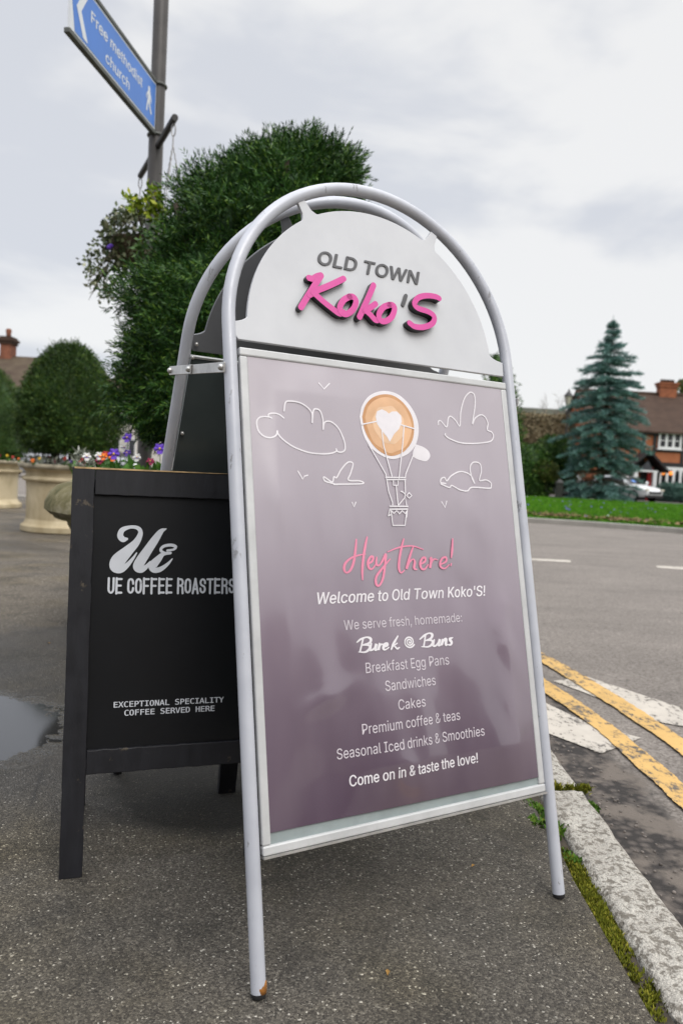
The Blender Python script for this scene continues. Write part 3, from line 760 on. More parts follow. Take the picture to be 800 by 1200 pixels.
MONO={"A":[429,[[214,458,140,192,289,192],[172,520,257,520,416,0,344,0,305,135,123,135,86,0,13,0]]],"C":[429,[[374,18,356,10,337,3,319,-3,299,-7,279,-9,259,-10,197,-2,145,21,104,61,73,114,55,180,48,259,55,338,73,404,104,458,146,498,197,521,259,529,279,528,299,526,319,522,337,517,356,509,374,501,374,429,356,442,338,452,318,461,298,467,279,471,259,472,217,466,183,449,156,419,137,378,126,325,122,259,126,194,137,141,156,100,183,71,217,53,259,47,279,48,299,52,319,58,338,67,356,77,374,91]]],"D":[429,[[152,58,205,63,246,77,276,101,295,138,307,191,311,259,307,328,295,381,276,418,247,443,205,457,152,462,118,462,118,58],[153,520,226,513,284,492,329,456,360,406,379,341,385,259,379,178,360,113,329,63,284,28,226,7,153,0,48,0,48,520]]],"E":[429,[[69,520,377,520,377,461,139,461,139,307,367,307,367,248,139,248,139,59,384,59,384,0,69,0]]],"F":[429,[[81,520,387,520,387,461,152,461,152,307,365,307,365,248,152,248,152,0,81,0]]],"H":[429,[[48,520,118,520,118,307,311,307,311,520,382,520,382,0,311,0,311,248,118,248,118,0,48,0]]],"I":[429,[[70,520,359,520,359,461,250,461,250,59,359,59,359,0,70,0,70,59,179,59,179,461,70,461]]],"L":[429,[[75,520,146,520,146,59,397,59,397,0,75,0]]],"N":[429,[[48,520,138,520,313,92,313,520,381,520,381,0,292,0,116,428,116,0,48,0]]],"O":[429,[[315,259,312,328,305,383,292,423,273,450,247,467,214,472,182,467,157,450,138,423,125,383,117,328,114,259,117,190,125,136,138,96,157,69,182,52,214,47,247,52,273,69,292,96,305,136,312,190],[389,259,384,177,369,109,346,57,312,20,268,-3,214,-10,161,-3,117,19,84,56,60,109,45,176,41,259,46,342,60,410,84,462,117,500,161,522,214,529,268,522,312,500,346,462,369,410,384,342]]],"P":[429,[[139,462,139,267,220,267,251,270,276,278,296,292,312,312,321,336,324,365,321,393,312,417,297,436,276,451,251,459,220,462],[69,520,220,520,274,515,318,502,352,480,377,450,392,411,397,365,392,317,377,279,353,248,318,226,274,213,220,209,139,209,139,0,69,0]]],"R":[429,[[265,245,282,239,297,231,311,219,325,202,341,176,359,142,429,0,354,0,292,131,275,164,258,188,244,204,228,213,209,218,188,220,120,220,120,0,50,0,50,520,195,520,247,516,291,503,326,481,351,452,366,414,372,369,368,337,359,309,343,285,322,266,296,253],[120,462,120,278,197,278,228,280,253,288,273,300,286,318,295,341,297,369,294,397,286,420,271,438,251,451,225,459,195,462]]],"S":[429,[[352,502,352,431,331,443,310,454,288,462,267,468,245,471,223,472,192,470,166,462,144,449,128,432,119,411,116,386,118,365,124,348,135,334,151,323,175,312,205,304,242,295,287,282,322,264,349,242,367,214,379,181,382,142,377,97,362,59,336,29,301,7,256,-6,203,-10,178,-9,154,-7,129,-2,105,4,80,12,55,21,55,96,81,81,106,68,131,59,155,52,179,48,203,47,236,50,263,58,286,71,302,89,312,111,315,138,313,161,306,181,295,197,278,210,254,220,224,229,186,237,142,250,107,267,81,287,63,311,52,341,48,376,54,419,69,456,95,487,130,511,171,525,220,529,240,528,261,526,283,522,305,517,328,510]]],"T":[429,[[16,520,413,520,413,461,250,461,250,0,180,0,180,461,16,461]]],"V":[429,[[214,59,337,520,409,520,257,0,172,0,20,520,93,520]]],"X":[429,[[30,520,106,520,220,324,336,520,412,520,256,275,423,0,347,0,220,224,82,0,6,0,180,275]]],"Y":[429,[[13,520,88,520,214,290,341,520,416,520,250,233,250,0,179,0,179,233]]]," ":[429,[]]}
CAPH = {id(SANS): SANS['T'][1][0][1::2] and max(SANS['T'][1][0][1::2]) / 1000.0, id(MONO): max(MONO['T'][1][0][1::2]) / 1000.0}
CLOUDS=[[(-0.2661,0.9713),(-0.2724,0.9733),(-0.2879,0.972),(-0.2953,0.9629),(-0.2931,0.9462),(-0.2834,0.9361),(-0.2707,0.9338),(-0.2601,0.9389),(-0.257,0.9476),(-0.256,0.9416),(-0.2473,0.9324),(-0.2295,0.9214),(-0.2085,0.914),(-0.187,0.9103),(-0.1594,0.9101),(-0.1424,0.9128),(-0.133,0.9172),(-0.1338,0.9222),(-0.1308,0.916),(-0.1208,0.9158),(-0.1138,0.9221),(-0.1148,0.9386),(-0.1247,0.961),(-0.1382,0.9727),(-0.1494,0.9744),(-0.1567,0.97),(-0.1596,0.9572),(-0.1591,0.9762),(-0.1636,0.9923),(-0.1717,0.9967),(-0.1789,0.9923),(-0.1827,0.968),(-0.1821,0.987),(-0.1923,0.9987),(-0.2082,1.006),(-0.2271,1.0071),(-0.2366,1.0034),(-0.2408,0.987)],[(-0.2724,0.9745),(-0.2708,0.979),(-0.2603,0.9811),(-0.2499,0.9788),(-0.2418,0.9733)],[(-0.1429,0.8531),(-0.1612,0.8577),(-0.1628,0.8656),(-0.1464,0.8563),(-0.1419,0.8664),(-0.136,0.8653),(-0.1258,0.8805),(-0.1093,0.8961),(-0.0979,0.894),(-0.1048,0.8747),(-0.1104,0.861),(-0.0849,0.8606),(-0.0799,0.8553),(-0.143,0.8518)],[(0.1209,0.9896),(0.1216,0.9966),(0.1288,0.9984),(0.1433,0.9867),(0.1496,1.0059),(0.1573,1.0108),(0.1694,1.0028),(0.1799,0.9918),(0.1863,1.0231),(0.1984,1.0529),(0.2119,1.0675),(0.2212,1.0701),(0.228,1.063),(0.2261,1.0386),(0.2156,0.9993),(0.2236,1.0119),(0.2398,1.021),(0.2514,1.0166),(0.2574,1.0025),(0.2542,0.9878),(0.266,0.9838),(0.2701,0.9744),(0.2604,0.9628),(0.2324,0.9574),(0.2022,0.9543),(0.173,0.9548),(0.1477,0.9613),(0.137,0.9676),(0.1374,0.9711)],[(0.1262,0.8636),(0.1138,0.8654),(0.116,0.8734),(0.1247,0.8761),(0.1296,0.8694),(0.142,0.8802),(0.163,0.8898),(0.1805,0.8906),(0.1972,0.8836),(0.2056,0.8665),(0.1995,0.8779),(0.1966,0.8988),(0.2032,0.9108),(0.2155,0.9142),(0.2269,0.9096),(0.2273,0.8931),(0.2198,0.874),(0.2379,0.8759),(0.2509,0.8705),(0.2514,0.8622),(0.2448,0.8577),(0.1973,0.858),(0.1817,0.8494),(0.1617,0.8511),(0.1412,0.8596),(0.1337,0.8552),(0.1134,0.862)]]
BIRDS=[[(-0.162,1.0495),(-0.1521,1.0382),(-0.1384,1.0512)],[(-0.2186,0.8736),(-0.2093,0.8589),(-0.2049,0.8651),(-0.198,0.8671)],[(-0.1053,0.8176),(-0.1018,0.8093),(-0.0973,0.8183)],[(0.1124,0.8248),(0.1195,0.8126),(0.1251,0.8262)]]
CUP_OUT=[(-0.0752,0.9898),(-0.0673,1.0138),(-0.0471,1.0363),(-0.0153,1.049),(0.0195,1.0473),(0.0464,1.0302),(0.0638,1.0043),(0.0685,0.9772),(0.0601,0.9464),(0.0401,0.9242),(0.0144,0.9124),(-0.0067,0.909),(-0.0334,0.9157),(-0.0557,0.9303),(-0.0703,0.9554)]
CUP_IN=[(-0.0695,0.9903),(-0.06,1.0139),(-0.0417,1.0318),(-0.0142,1.0419),(0.0119,1.0415),(0.0355,1.0282),(0.052,1.0057),(0.0567,0.9794),(0.0506,0.9524),(0.0329,0.9307),(0.0115,0.9188),(-0.0096,0.9152),(-0.0328,0.9224),(-0.0511,0.937),(-0.0655,0.9615)]
HEART=[(-0.0071,0.9436),(-0.0131,0.9535),(-0.0258,0.9659),(-0.0356,0.9784),(-0.0378,0.9929),(-0.0334,1.0045),(-0.0214,1.0097),(-0.0103,1.0064),(-0.0048,1.0021),(0.0037,1.0076),(0.016,1.0087),(0.0259,1.0011),(0.0265,0.9876),(0.018,0.972),(0.0048,0.9606)]
HANDLE=[(0.058,0.9433),(0.0774,0.9384),(0.0894,0.9301),(0.092,0.9196),(0.0838,0.9101),(0.071,0.9094),(0.0485,0.9187)]
ROPES=[[(-0.0721,0.9741),(-0.031,0.9846)],[(0.0241,0.9815),(0.0557,0.9757)],[(-0.025,0.9674),(-0.0232,0.9352),(-0.0081,0.8733)],[(0.031,0.979),(0.025,0.9442),(0.0088,0.8696)],[(-0.0588,0.933),(-0.0231,0.877),(-0.0222,0.8684)],[(0.055,0.9311),(0.0261,0.8791),(0.0247,0.8717)],[(-0.0237,0.8701),(0.0247,0.872)],[(-0.0221,0.8655),(0.0251,0.8679)],[(-0.0054,0.8647),(-0.0062,0.8551),(0.0051,0.8555),(0.006,0.8651)],[(-0.0215,0.8641),(-0.0193,0.8425),(-0.0111,0.8197),(-0.0114,0.8154)],[(0.0006,0.8547),(0.0023,0.8157)],[(0.0235,0.8658),(0.0226,0.8409)],[(0.004,0.8157),(0.0211,0.8321),(0.0231,0.8161)],[(0.0317,0.8411),(0.0375,0.8355),(0.0307,0.83),(0.0248,0.8351),(0.031,0.8408)],[(0.0117,0.8435),(0.0168,0.8422),(0.0216,0.8379),(0.0204,0.8326)],[(-0.0185,0.8124),(0.0263,0.8133)],[(-0.0183,0.8064),(0.0251,0.8077)],[(-0.016,0.8024),(-0.0133,0.7745),(0.0158,0.7747),(0.0218,0.8016)],[(-0.0191,0.8052),(-0.023,0.7923),(-0.0183,0.7952)],[(0.0238,0.8045),(0.0208,0.7915)],[(-0.0159,0.8038),(-0.0095,0.7982),(-0.0022,0.8041),(0.0041,0.7976),(0.0116,0.8043),(0.018,0.7986),(0.0238,0.8045)]]
HEY=[[(-0.1016,0.746),(-0.1054,0.7245),(-0.1114,0.7016),(-0.1196,0.6874),(-0.1286,0.6837),(-0.1323,0.6913),(-0.1283,0.7019),(-0.116,0.7108),(-0.0996,0.7158),(-0.0832,0.7181)],[(-0.0769,0.7507),(-0.0817,0.7367),(-0.0884,0.7119),(-0.0928,0.6874),(-0.0935,0.6697)],[(-0.0812,0.6979),(-0.0698,0.7039),(-0.0666,0.7116),(-0.0727,0.7123),(-0.079,0.7025),(-0.078,0.6917),(-0.0709,0.6894),(-0.0618,0.6976)],[(-0.0581,0.7115),(-0.0603,0.6991),(-0.0539,0.6959),(-0.0438,0.7051),(-0.0342,0.7175),(-0.039,0.6956),(-0.0467,0.6708),(-0.0571,0.6572),(-0.0642,0.6605),(-0.0623,0.6744),(-0.047,0.6895),(-0.0248,0.7079)],[(0.0112,0.7474),(0.0035,0.7266),(-0.0031,0.7044),(-0.0049,0.6886),(-0.0007,0.6806),(0.0074,0.6852)],[(-0.0293,0.7222),(-0.0019,0.7305),(0.0294,0.7335),(0.0564,0.7262)],[(0.0332,0.7328),(0.0236,0.7136),(0.0127,0.6882),(0.0205,0.7008),(0.0308,0.7071),(0.0341,0.7006),(0.0311,0.6894),(0.0375,0.6861)],[(0.0455,0.6956),(0.058,0.7018),(0.0595,0.7092),(0.0526,0.7084),(0.0466,0.6988),(0.0487,0.6881),(0.0565,0.6867),(0.0653,0.6952)],[(0.0704,0.7065),(0.0746,0.7081),(0.0695,0.6886),(0.0748,0.7015),(0.0825,0.7063),(0.0905,0.7046)],[(0.0956,0.6946),(0.1106,0.7009),(0.1115,0.7092),(0.1023,0.7077),(0.0959,0.6979),(0.0971,0.6897),(0.1071,0.6869),(0.1182,0.6942)],[(0.1321,0.7472),(0.1278,0.7222),(0.1247,0.709)],[(0.1234,0.6961),(0.1222,0.6928)]]
BUREK=[[(-0.1011,0.5596),(-0.1095,0.5367)],[(-0.1148,0.5536),(-0.1062,0.5586),(-0.0927,0.5613),(-0.0847,0.5571),(-0.0886,0.5504),(-0.1054,0.5474)],[(-0.1054,0.5474),(-0.0906,0.5464),(-0.0884,0.5406),(-0.0982,0.5344),(-0.1129,0.5355)],[(-0.0844,0.5487),(-0.0878,0.5392),(-0.0847,0.5368),(-0.076,0.5411),(-0.0731,0.5479),(-0.0763,0.5378),(-0.072,0.5366)],[(-0.0664,0.5475),(-0.0696,0.5365),(-0.0656,0.5446),(-0.0587,0.5461)],[(-0.0592,0.5399),(-0.0487,0.5434),(-0.049,0.5471),(-0.0553,0.5453),(-0.0583,0.5384),(-0.0545,0.5353),(-0.0456,0.5389)],[(-0.0231,0.5587),(-0.0347,0.5452),(-0.0408,0.5352)],[(-0.0376,0.5398),(-0.026,0.5455)],[(-0.0334,0.5409),(-0.0269,0.5353),(-0.0215,0.5372)],[(0.0457,0.5571),(0.0388,0.5351)],[(0.0311,0.5493),(0.0427,0.5559),(0.054,0.5595),(0.0611,0.5561),(0.0567,0.5491),(0.0435,0.5456)],[(0.0435,0.5456),(0.0581,0.5452),(0.0593,0.5386),(0.0496,0.5335),(0.0333,0.5346)],[(0.0644,0.5456),(0.0609,0.5365),(0.0655,0.5338),(0.0742,0.5396),(0.0779,0.5462),(0.0738,0.5355),(0.0782,0.5344)],[(0.0841,0.5449),(0.0805,0.5351),(0.0858,0.5427),(0.0928,0.5452),(0.0906,0.535),(0.0955,0.5346)],[(0.1089,0.5471),(0.1011,0.5446),(0.105,0.5384),(0.1018,0.5336),(0.0943,0.5341)],[(0.016,0.5399),(0.0121,0.537),(0.0074,0.5355),(0.0026,0.5357),(-0.0018,0.5374),(-0.005,0.5403),(-0.0066,0.5439),(-0.0065,0.5476),(-0.0048,0.5509),(-0.0018,0.5534),(0.0019,0.5547),(0.0058,0.5547),(0.0094,0.5535),(0.012,0.5513),(0.0134,0.5484),(0.0135,0.5455),(0.0122,0.5428),(0.01,0.5409),(0.0071,0.5398),(0.0041,0.5398),(0.0014,0.5407),(-0.0006,0.5423),(-0.0016,0.5443),(-0.0017,0.5465),(-0.0008,0.5484),(0.0007,0.5498),(0.0027,0.5505),(0.0048,0.5506),(0.0066,0.55),(0.0079,0.5489),(0.0085,0.5476),(0.0085,0.5462),(0.008,0.5451),(0.007,0.5443),(0.0058,0.5439),(0.0047,0.544),(0.0038,0.5443),(0.0033,0.5449),(0.0031,0.5456),(0.0032,0.5462)]]
KOKO=[[(-0.1729,1.2593),(-0.164,1.2595),(-0.1546,1.2659),(-0.1453,1.27)],[(-0.1454,1.269),(-0.1597,1.2487),(-0.1772,1.2226),(-0.1946,1.1955)],[(-0.094,1.2719),(-0.1268,1.2522),(-0.1556,1.2365),(-0.1742,1.224)],[(-0.1659,1.23),(-0.1445,1.2152),(-0.1252,1.2035),(-0.1099,1.1957),(-0.0998,1.2)],[(-0.0831,1.2358),(-0.0979,1.2257),(-0.108,1.2086),(-0.1036,1.1976),(-0.0923,1.1975),(-0.0767,1.2103),(-0.069,1.2277),(-0.0747,1.2363),(-0.0842,1.2351)],[(-0.0238,1.2701),(-0.0386,1.2414),(-0.0531,1.2151),(-0.0636,1.1953)],[(-0.0228,1.2296),(-0.0349,1.2204),(-0.0503,1.2098)],[(-0.048,1.2111),(-0.0379,1.2041),(-0.0263,1.1944),(-0.0168,1.1968)],[(0.0116,1.2333),(-0.0046,1.2248),(-0.017,1.2073),(-0.0137,1.1949),(-0.0005,1.1959),(0.0149,1.2075),(0.0233,1.2263),(0.0195,1.2336),(0.0105,1.2326)],[(0.1428,1.269),(0.1322,1.2713),(0.1081,1.2692),(0.086,1.2604),(0.0753,1.2456),(0.0838,1.237),(0.1104,1.2333),(0.125,1.2245),(0.1186,1.2084),(0.0951,1.1969),(0.0716,1.1944),(0.0583,1.2004)]]
APOS=[[(0.0645,1.2671),(0.0551,1.246)]]
UE=[[(0.1143,0.695,0.0058),(0.1068,0.6941,0.0124),(0.1007,0.7017,0.0124),(0.1048,0.7142,0.0107),(0.121,0.7208,0.007),(0.1369,0.7189,0.0083),(0.1425,0.7084,0.0099),(0.1347,0.6888,0.0149),(0.1169,0.6691,0.0223),(0.0988,0.6495,0.0298),(0.0937,0.636,0.0256),(0.1031,0.6299,0.0165),(0.1159,0.6381,0.0107),(0.1285,0.6537,0.0058),(0.1357,0.6655,0.0025)],[(0.1965,0.7187,0.0025),(0.1859,0.713,0.0107),(0.174,0.6954,0.0165),(0.1601,0.6736,0.019),(0.1456,0.65,0.0215),(0.1392,0.6356,0.0207),(0.1461,0.6295,0.0141),(0.1566,0.6358,0.0091),(0.1646,0.6463,0.0041)],[(0.1956,0.6651,0.0058),(0.1862,0.6713,0.0058),(0.1913,0.68,0.0062),(0.2059,0.6834,0.0066),(0.2176,0.6804,0.0066),(0.2139,0.6741,0.005),(0.2004,0.6715,0.005)],[(0.2071,0.6661,0.0058),(0.1917,0.6635,0.0083),(0.182,0.6532,0.0141),(0.1702,0.6382,0.0182),(0.1735,0.6289,0.0124),(0.1861,0.6305,0.0107),(0.2012,0.6416,0.0066),(0.2113,0.6535,0.0021)]]
# ------------------------------------------------------------------ ground
ROAD_Z = -0.06
road = sheet('road', [(-400, -200), (400, -200), (400, 900), (-400, 900)], ROAD_Z, M['road'])
KERB = [(0.713, -8.0), (0.713, -2.0), (0.713, 1.2), (0.713, 2.05), (0.712, 2.6), (0.66, 3.4), (0.53, 4.3), (0.28, 5.3), (-0.1, 6.4), (-0.7, 7.9), (-1.6, 9.9), (-3.0, 12.4), (-5.5, 14.6), (-10, 16.4), (-30, 20.0)]
KW = 0.140
kl = [tuple(p) for p in smooth_line(KERB, 8)]


def offset_line(pts, d):
    out = []
    for i, p in enumerate(pts):
        a, b = pts[max(i - 1, 0)], pts[min(i + 1, len(pts) - 1)]
        t = Vector((b[0] - a[0], b[1] - a[1])).normalized()
        out.append((p[0] - t.y * d, p[1] + t.x * d))
    return out


inner = offset_line(kl, KW)
pin = [(x - 0.028 - 0.012 * noise.noise((y * 6, 3, 0)), y) for x, y in inner]
m = MB()
pv = [(-60, -8)] + pin + [(-60, 20)]
m.prism(pv, lambda a, b, d: (a, b, d), -0.2, 0.0)
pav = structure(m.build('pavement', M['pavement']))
gap = [(x + 0.03, y) for x, y in kl] and MB()
g0 = offset_line(kl, KW + 0.10)
gv = g0 + offset_line(kl, KW - 0.02)[::-1]
# earth packed in the joint between the tarmac and the kerb
g = MB()
A_, B_ = offset_line(kl, KW + 0.07), offset_line(kl, KW - 0.01)
g.add([(p[0], p[1], -0.012) for p in A_] + [(p[0], p[1], -0.010) for p in B_], [(i, len(A_) + i, len(A_) + i + 1, i + 1) for i in range(len(A_) - 1)])
structure(g.build('kerb_joint_soil', M['soil']))


def kerb_stone(y0, y1, seed):
    """one granite kerb stone with a worn, uneven top"""
    nx, ny = 12, max(6, int((y1 - y0) / 0.025))
    vs, fs = [], []
    x1 = 0.713
    x0 = x1 - KW + 0.012
    for j in range(ny + 1):
        y = y0 + (y1 - y0) * j / ny
        ey = min(j, ny - j) / 1.6
        row = []
        for i in range(nx + 1):
            ex = min(i, nx - i) / 1.6
            e = max(0.0, 1 - min(ex, ey))
            z = -0.014 * e * e + 0.0055 * noise.noise((i * 0.31 + seed * 7, j * 0.3, seed)) + 0.003 * noise.noise((i * 0.9, j * 0.9, seed))
            dx = 0.007 * noise.noise((j * 0.22, seed * 3.1, 1 + (i > nx / 2) * 5)) * (1 if i in (0, nx) else 0.3)
            row.append((x0 + (x1 - x0) * i / nx + dx, y + (0.006 * noise.noise((i * 0.3, seed, j)) if j in (0, ny) else 0), z + 0.008))
        vs += row
    w = nx + 1
    for j in range(ny):
        for i in range(nx):
            fs.append((j * w + i, j * w + i + 1, (j + 1) * w + i + 1, (j + 1) * w + i))
    # skirt down to the road
    rim = [i for i in range(w)] + [j * w + nx for j in range(1, ny + 1)] + [ny * w + i for i in range(nx - 1, -1, -1)] + [j * w for j in range(ny - 1, 0, -1)]
    base = len(vs)
    for q in rim:
        vs.append((vs[q][0], vs[q][1], -0.2))
    n = len(rim)
    for k in range(n):
        k2 = (k + 1) % n
        fs.append((rim[k2], rim[k], base + k, base + k2))
    mm = MB()
    mm.add(vs, fs)
    return structure(mm.build('kerb_stone', M['kerb'], smooth=True, auto=50))


kerb_stone(-0.55, 0.318, 1)
kerb_stone(0.33, 1.168, 5)
kerb_stone(1.18, 2.068, 2)
kerb_stone(2.084, 2.90, 3)
# the rest of the kerb, curving away round the corner
far = [p for p in kl if p[1] > 2.93]
far = [(0.695, 2.915)] + far
fi = offset_line(far, KW)
k = MB()
nf = len(far)
k.add([(p[0], p[1], 0.006) for p in fi] + [(p[0], p[1], 0.006) for p in far] + [(p[0], p[1], -0.2) for p in far],
      [(i, nf + i, nf + i + 1, i + 1) for i in range(nf - 1)] + [(nf + i, 2 * nf + i, 2 * nf + i + 1, nf + i + 1) for i in range(nf - 1)])
structure(k.build('kerb', M['kerb']))

# painted markings on the road
y1a, y1b = [(0.70, 4.05), (0.83, 3.60), (0.916, 3.194), (0.98, 2.817), (1.002, 2.413), (1.012, 2.093), (1.018, 1.6), (1.02, 0.6), (1.02, -3)], [(0.77, 4.30), (0.90, 3.80), (0.990, 3.35), (1.052, 2.95), (1.082, 2.624), (1.097, 2.278), (1.103, 1.7), (1.105, 0.6), (1.105, -3)]
y2a, y2b = [(0.84, 4.70), (0.96, 4.15), (1.047, 3.729), (1.125, 3.247), (1.178, 2.86), (1.206, 2.532), (1.215, 1.8), (1.22, -3)], [(0.91, 4.80), (1.03, 4.30), (1.115, 3.90), (1.20, 3.45), (1.255, 3.05), (1.283, 2.699), (1.295, 1.9), (1.30, -3)]


def strip(name, a, b, z, mat):
    def rag(l, s_):
        l = [tuple(p) for p in smooth_line(l, 40)]
        return [(x + 0.006 * noise.noise((y * 22, s_, 1)) + 0.004 * noise.noise((y * 70, s_, 2)), y) for x, y in l]
    a, b = rag(a, len(a) + a[0][0] * 9), rag(b, len(b) + b[0][0] * 7 + 3)
    return sheet(name, a + b[::-1], z, mat)


strip('yellow_line', y1a, y1b, ROAD_Z + 0.008, M['yellow_line'])
strip('yellow_line', y2a, y2b, ROAD_Z + 0.008, M['yellow_line'])
sheet('white_marking', [(0.869, 3.10), (0.985, 2.83), (1.13, 2.70), (0.925, 2.52), (0.79, 2.70), (0.80, 2.95)], ROAD_Z + 0.004, M['white_line'])
sheet('white_marking', [(1.01, 3.42), (1.20, 3.53), (1.50, 3.03), (1.385, 2.84), (1.27, 2.90), (1.099, 3.26)], ROAD_Z + 0.004, M['white_line'])
sheet('white_dash', [(2.05, 8.81), (2.70, 8.80), (2.64, 8.56), (2.0, 8.58)], ROAD_Z + 0.004, M['white_line'])
sheet('white_dash', [(3.66, 8.69), (4.35, 8.70), (4.25, 8.42), (3.58, 8.45)], ROAD_Z + 0.004, M['white_line'])

# far side: kerb and lawn
FK = [(-1.2, 17.6), (-0.6, 17.1), (0.4, 16.8), (1.5, 16.7), (4.0, 16.1), (5.4, 15.75), (6.8, 15.0), (9, 13.4), (14, 9.4), (30, -4)]
fk = [tuple(p) for p in smooth_line(FK, 6)]
fk2 = offset_line(fk, 0.26)
k = MB()
nf = len(fk)
k.add([(p[0], p[1], -0.06) for p in fk] + [(p[0], p[1], 0.045) for p in fk] + [(p[0], p[1], 0.045) for p in fk2] + [(p[0], p[1], -0.06) for p in fk2],
      [(j * nf + i, j * nf + i + 1, (j + 1) * nf + i + 1, (j + 1) * nf + i) for j in range(3) for i in range(nf - 1)])
structure(k.build('far_kerb', M['kerb_far'], bevel=0.012))
LAWN = offset_line(fk, 0.27) + [(40, -4), (40, 35.0), (12, 36.5), (-1.5, 36.5)]
sheet('lawn', LAWN, 0.035, M['lawn'])
sheet('driveway', [(-60, 36.4), (60, 36.4), (60, 60), (-60, 60)], 0.0, plain('drive_tarmac', (0.10, 0.09, 0.085), 0.9, 0, 0.2, 1.0))


def inside(p, poly):
    c = False
    j = len(poly) - 1
    for i in range(len(poly)):
        if (poly[i][1] > p[1]) != (poly[j][1] > p[1]) and p[0] < (poly[j][0] - poly[i][0]) * (p[1] - poly[i][1]) / (poly[j][1] - poly[i][1]) + poly[i][0]:
            c = not c
        j = i
    return c


rng = np.random.default_rng(7)
# grass blades on the visible part of the lawn
n = 60000
Y = 14.6 + (36 - 14.6) * rng.random(n) ** 1.7
X = Y * (0.235 + (0.50 - 0.235) * rng.random(n))
ok = np.array([inside((a, b), LAWN) for a, b in zip(X, Y)])
X, Y = X[ok], Y[ok]
n = len(X)
h = (0.05 + 0.06 * rng.random(n)) * (0.7 + 0.5 * np.sin(X * 1.7 + 2 * np.sin(Y)) ** 2)
w = 0.012 + 0.010 * rng.random(n)
th = rng.random(n) * 2 * np.pi
lx, ly = (rng.random(n) - .5) * 0.06, (rng.random(n) - .5) * 0.06
V = np.stack([np.stack([X - w * np.cos(th), Y - w * np.sin(th), np.full(n, 0.03)], 1), np.stack([X + w * np.cos(th), Y + w * np.sin(th), np.full(n, 0.03)], 1), np.stack([X + lx, Y + ly, 0.035 + h], 1)], 1).reshape(-1, 3)
o = np_mesh('grass', V, np.arange(3 * n).reshape(-1, 3), M['grass_blade'])
o['kind'] = 'stuff'
# drifts of crocus and fallen leaves in the grass, too many to count
for nm, mt, cnt, seed, sz in (('crocus_drift', M['pur'], 90, 3, 0.035), ('white_flower_drift', M['whi'], 30, 4, 0.022), ('leaf_litter', M['litter'], 1500, 5, 0.04)):
    q = np.random.default_rng(seed)
    cl = [(q.uniform(15.6, 34), q.uniform(0.25, 0.49)) for _ in range(16)]
    if nm == 'leaf_litter':
        P_ = [fk2[i] for i in range(nf) if 2 < fk2[i][0] < 12]
        pts = [(P_[i][0] + q.normal(0, .35) + 0.2, P_[i][1] + abs(q.normal(0, .75)) + .12) for i in q.integers(0, len(P_), cnt)]
    else:
        pts = []
        for _ in range(cnt):
            cy, cx = cl[q.integers(0, 16)]
            y = cy + q.normal(0, .7)
            pts.append((cx * cy + q.normal(0, .8), y))
    mm = MB()
    for (x, y) in pts:
        if not inside((x, y), LAWN):
            continue
        a = q.uniform(0, 6.28)
        z = 0.07 + q.uniform(0, 0.04)
        c, s_ = math.cos(a) * sz, math.sin(a) * sz
        mm.add([(x - c, y - s_, z), (x + s_, y - c, z + .01), (x + c, y + s_, z + .02), (x - s_, y + c, z + .035)], [(0, 1, 2, 3)])
    o = mm.build(nm, mt)
    o['kind'] = 'stuff'


def tufts(pts, mat, name, blade=0.03, per=14, spread=0.012, width=0.0022, seed=1, up=1.0):
    q = np.random.default_rng(seed)
    V, F = [], []
    for (x, y, z, s) in pts:
        for _ in range(per):
            a = q.uniform(0, 2 * math.pi)
            r = abs(q.normal(0, spread)) * s
            bx, by = x + r * math.cos(a), y + r * math.sin(a)
            l = blade * s * q.uniform(0.5, 1.2)
            b = q.uniform(0, 2 * math.pi)
            le = q.uniform(0.1, 0.9)
            tip = (bx + l * le * math.cos(b), by + l * le * math.sin(b), z + l * up * math.sqrt(max(0.05, 1 - le * le)))
            w = width * s * q.uniform(0.7, 1.3)
            nx, ny = -math.sin(b) * w, math.cos(b) * w
            mid = ((bx + tip[0]) / 2, (by + tip[1]) / 2, z + (tip[2] - z) * 0.65)
            k = len(V)
            V += [(bx - nx, by - ny, z), (bx + nx, by + ny, z), (mid[0] + nx, mid[1] + ny, mid[2]), (mid[0] - nx, mid[1] - ny, mid[2]), tip, tip]
            F += [(k, k + 1, k + 2, k + 3), (k + 3, k + 2, k + 4, k + 5)]
    me = np_mesh(name, V, F, mat)
    return me


q = random.Random(4)
mp = []
for i in range(1500):
    y = q.uniform(0.95, 2.06)
    dens = 0.30 + 1.3 * noise.noise((y * 5.5, 1.3, 0)) + (0.25 if 1.2 < y < 1.75 else -0.05)
    if q.random() > dens:
        continue
    x = 0.713 - KW - 0.012 + q.gauss(0, 0.011) + 0.008 * noise.noise((y * 9, 0, 4))
    mp.append((x, y, -0.012, q.uniform(0.5, 1.1)))
o = tufts(mp, M['moss'], 'moss', blade=0.013, per=26, spread=0.009, width=0.0016, seed=3)
o['kind'] = 'stuff'
jp = [(q.uniform(0.60, 0.735), 2.076 + q.gauss(0, 0.006), -0.004, q.uniform(0.5, 1.2)) for _ in range(60)]
o = tufts(jp, M['moss'], 'joint_moss', blade=0.018, per=20, spread=0.008, width=0.0018, seed=8)
o['kind'] = 'stuff'
WG = 'small weeds in the joint behind the kerb'
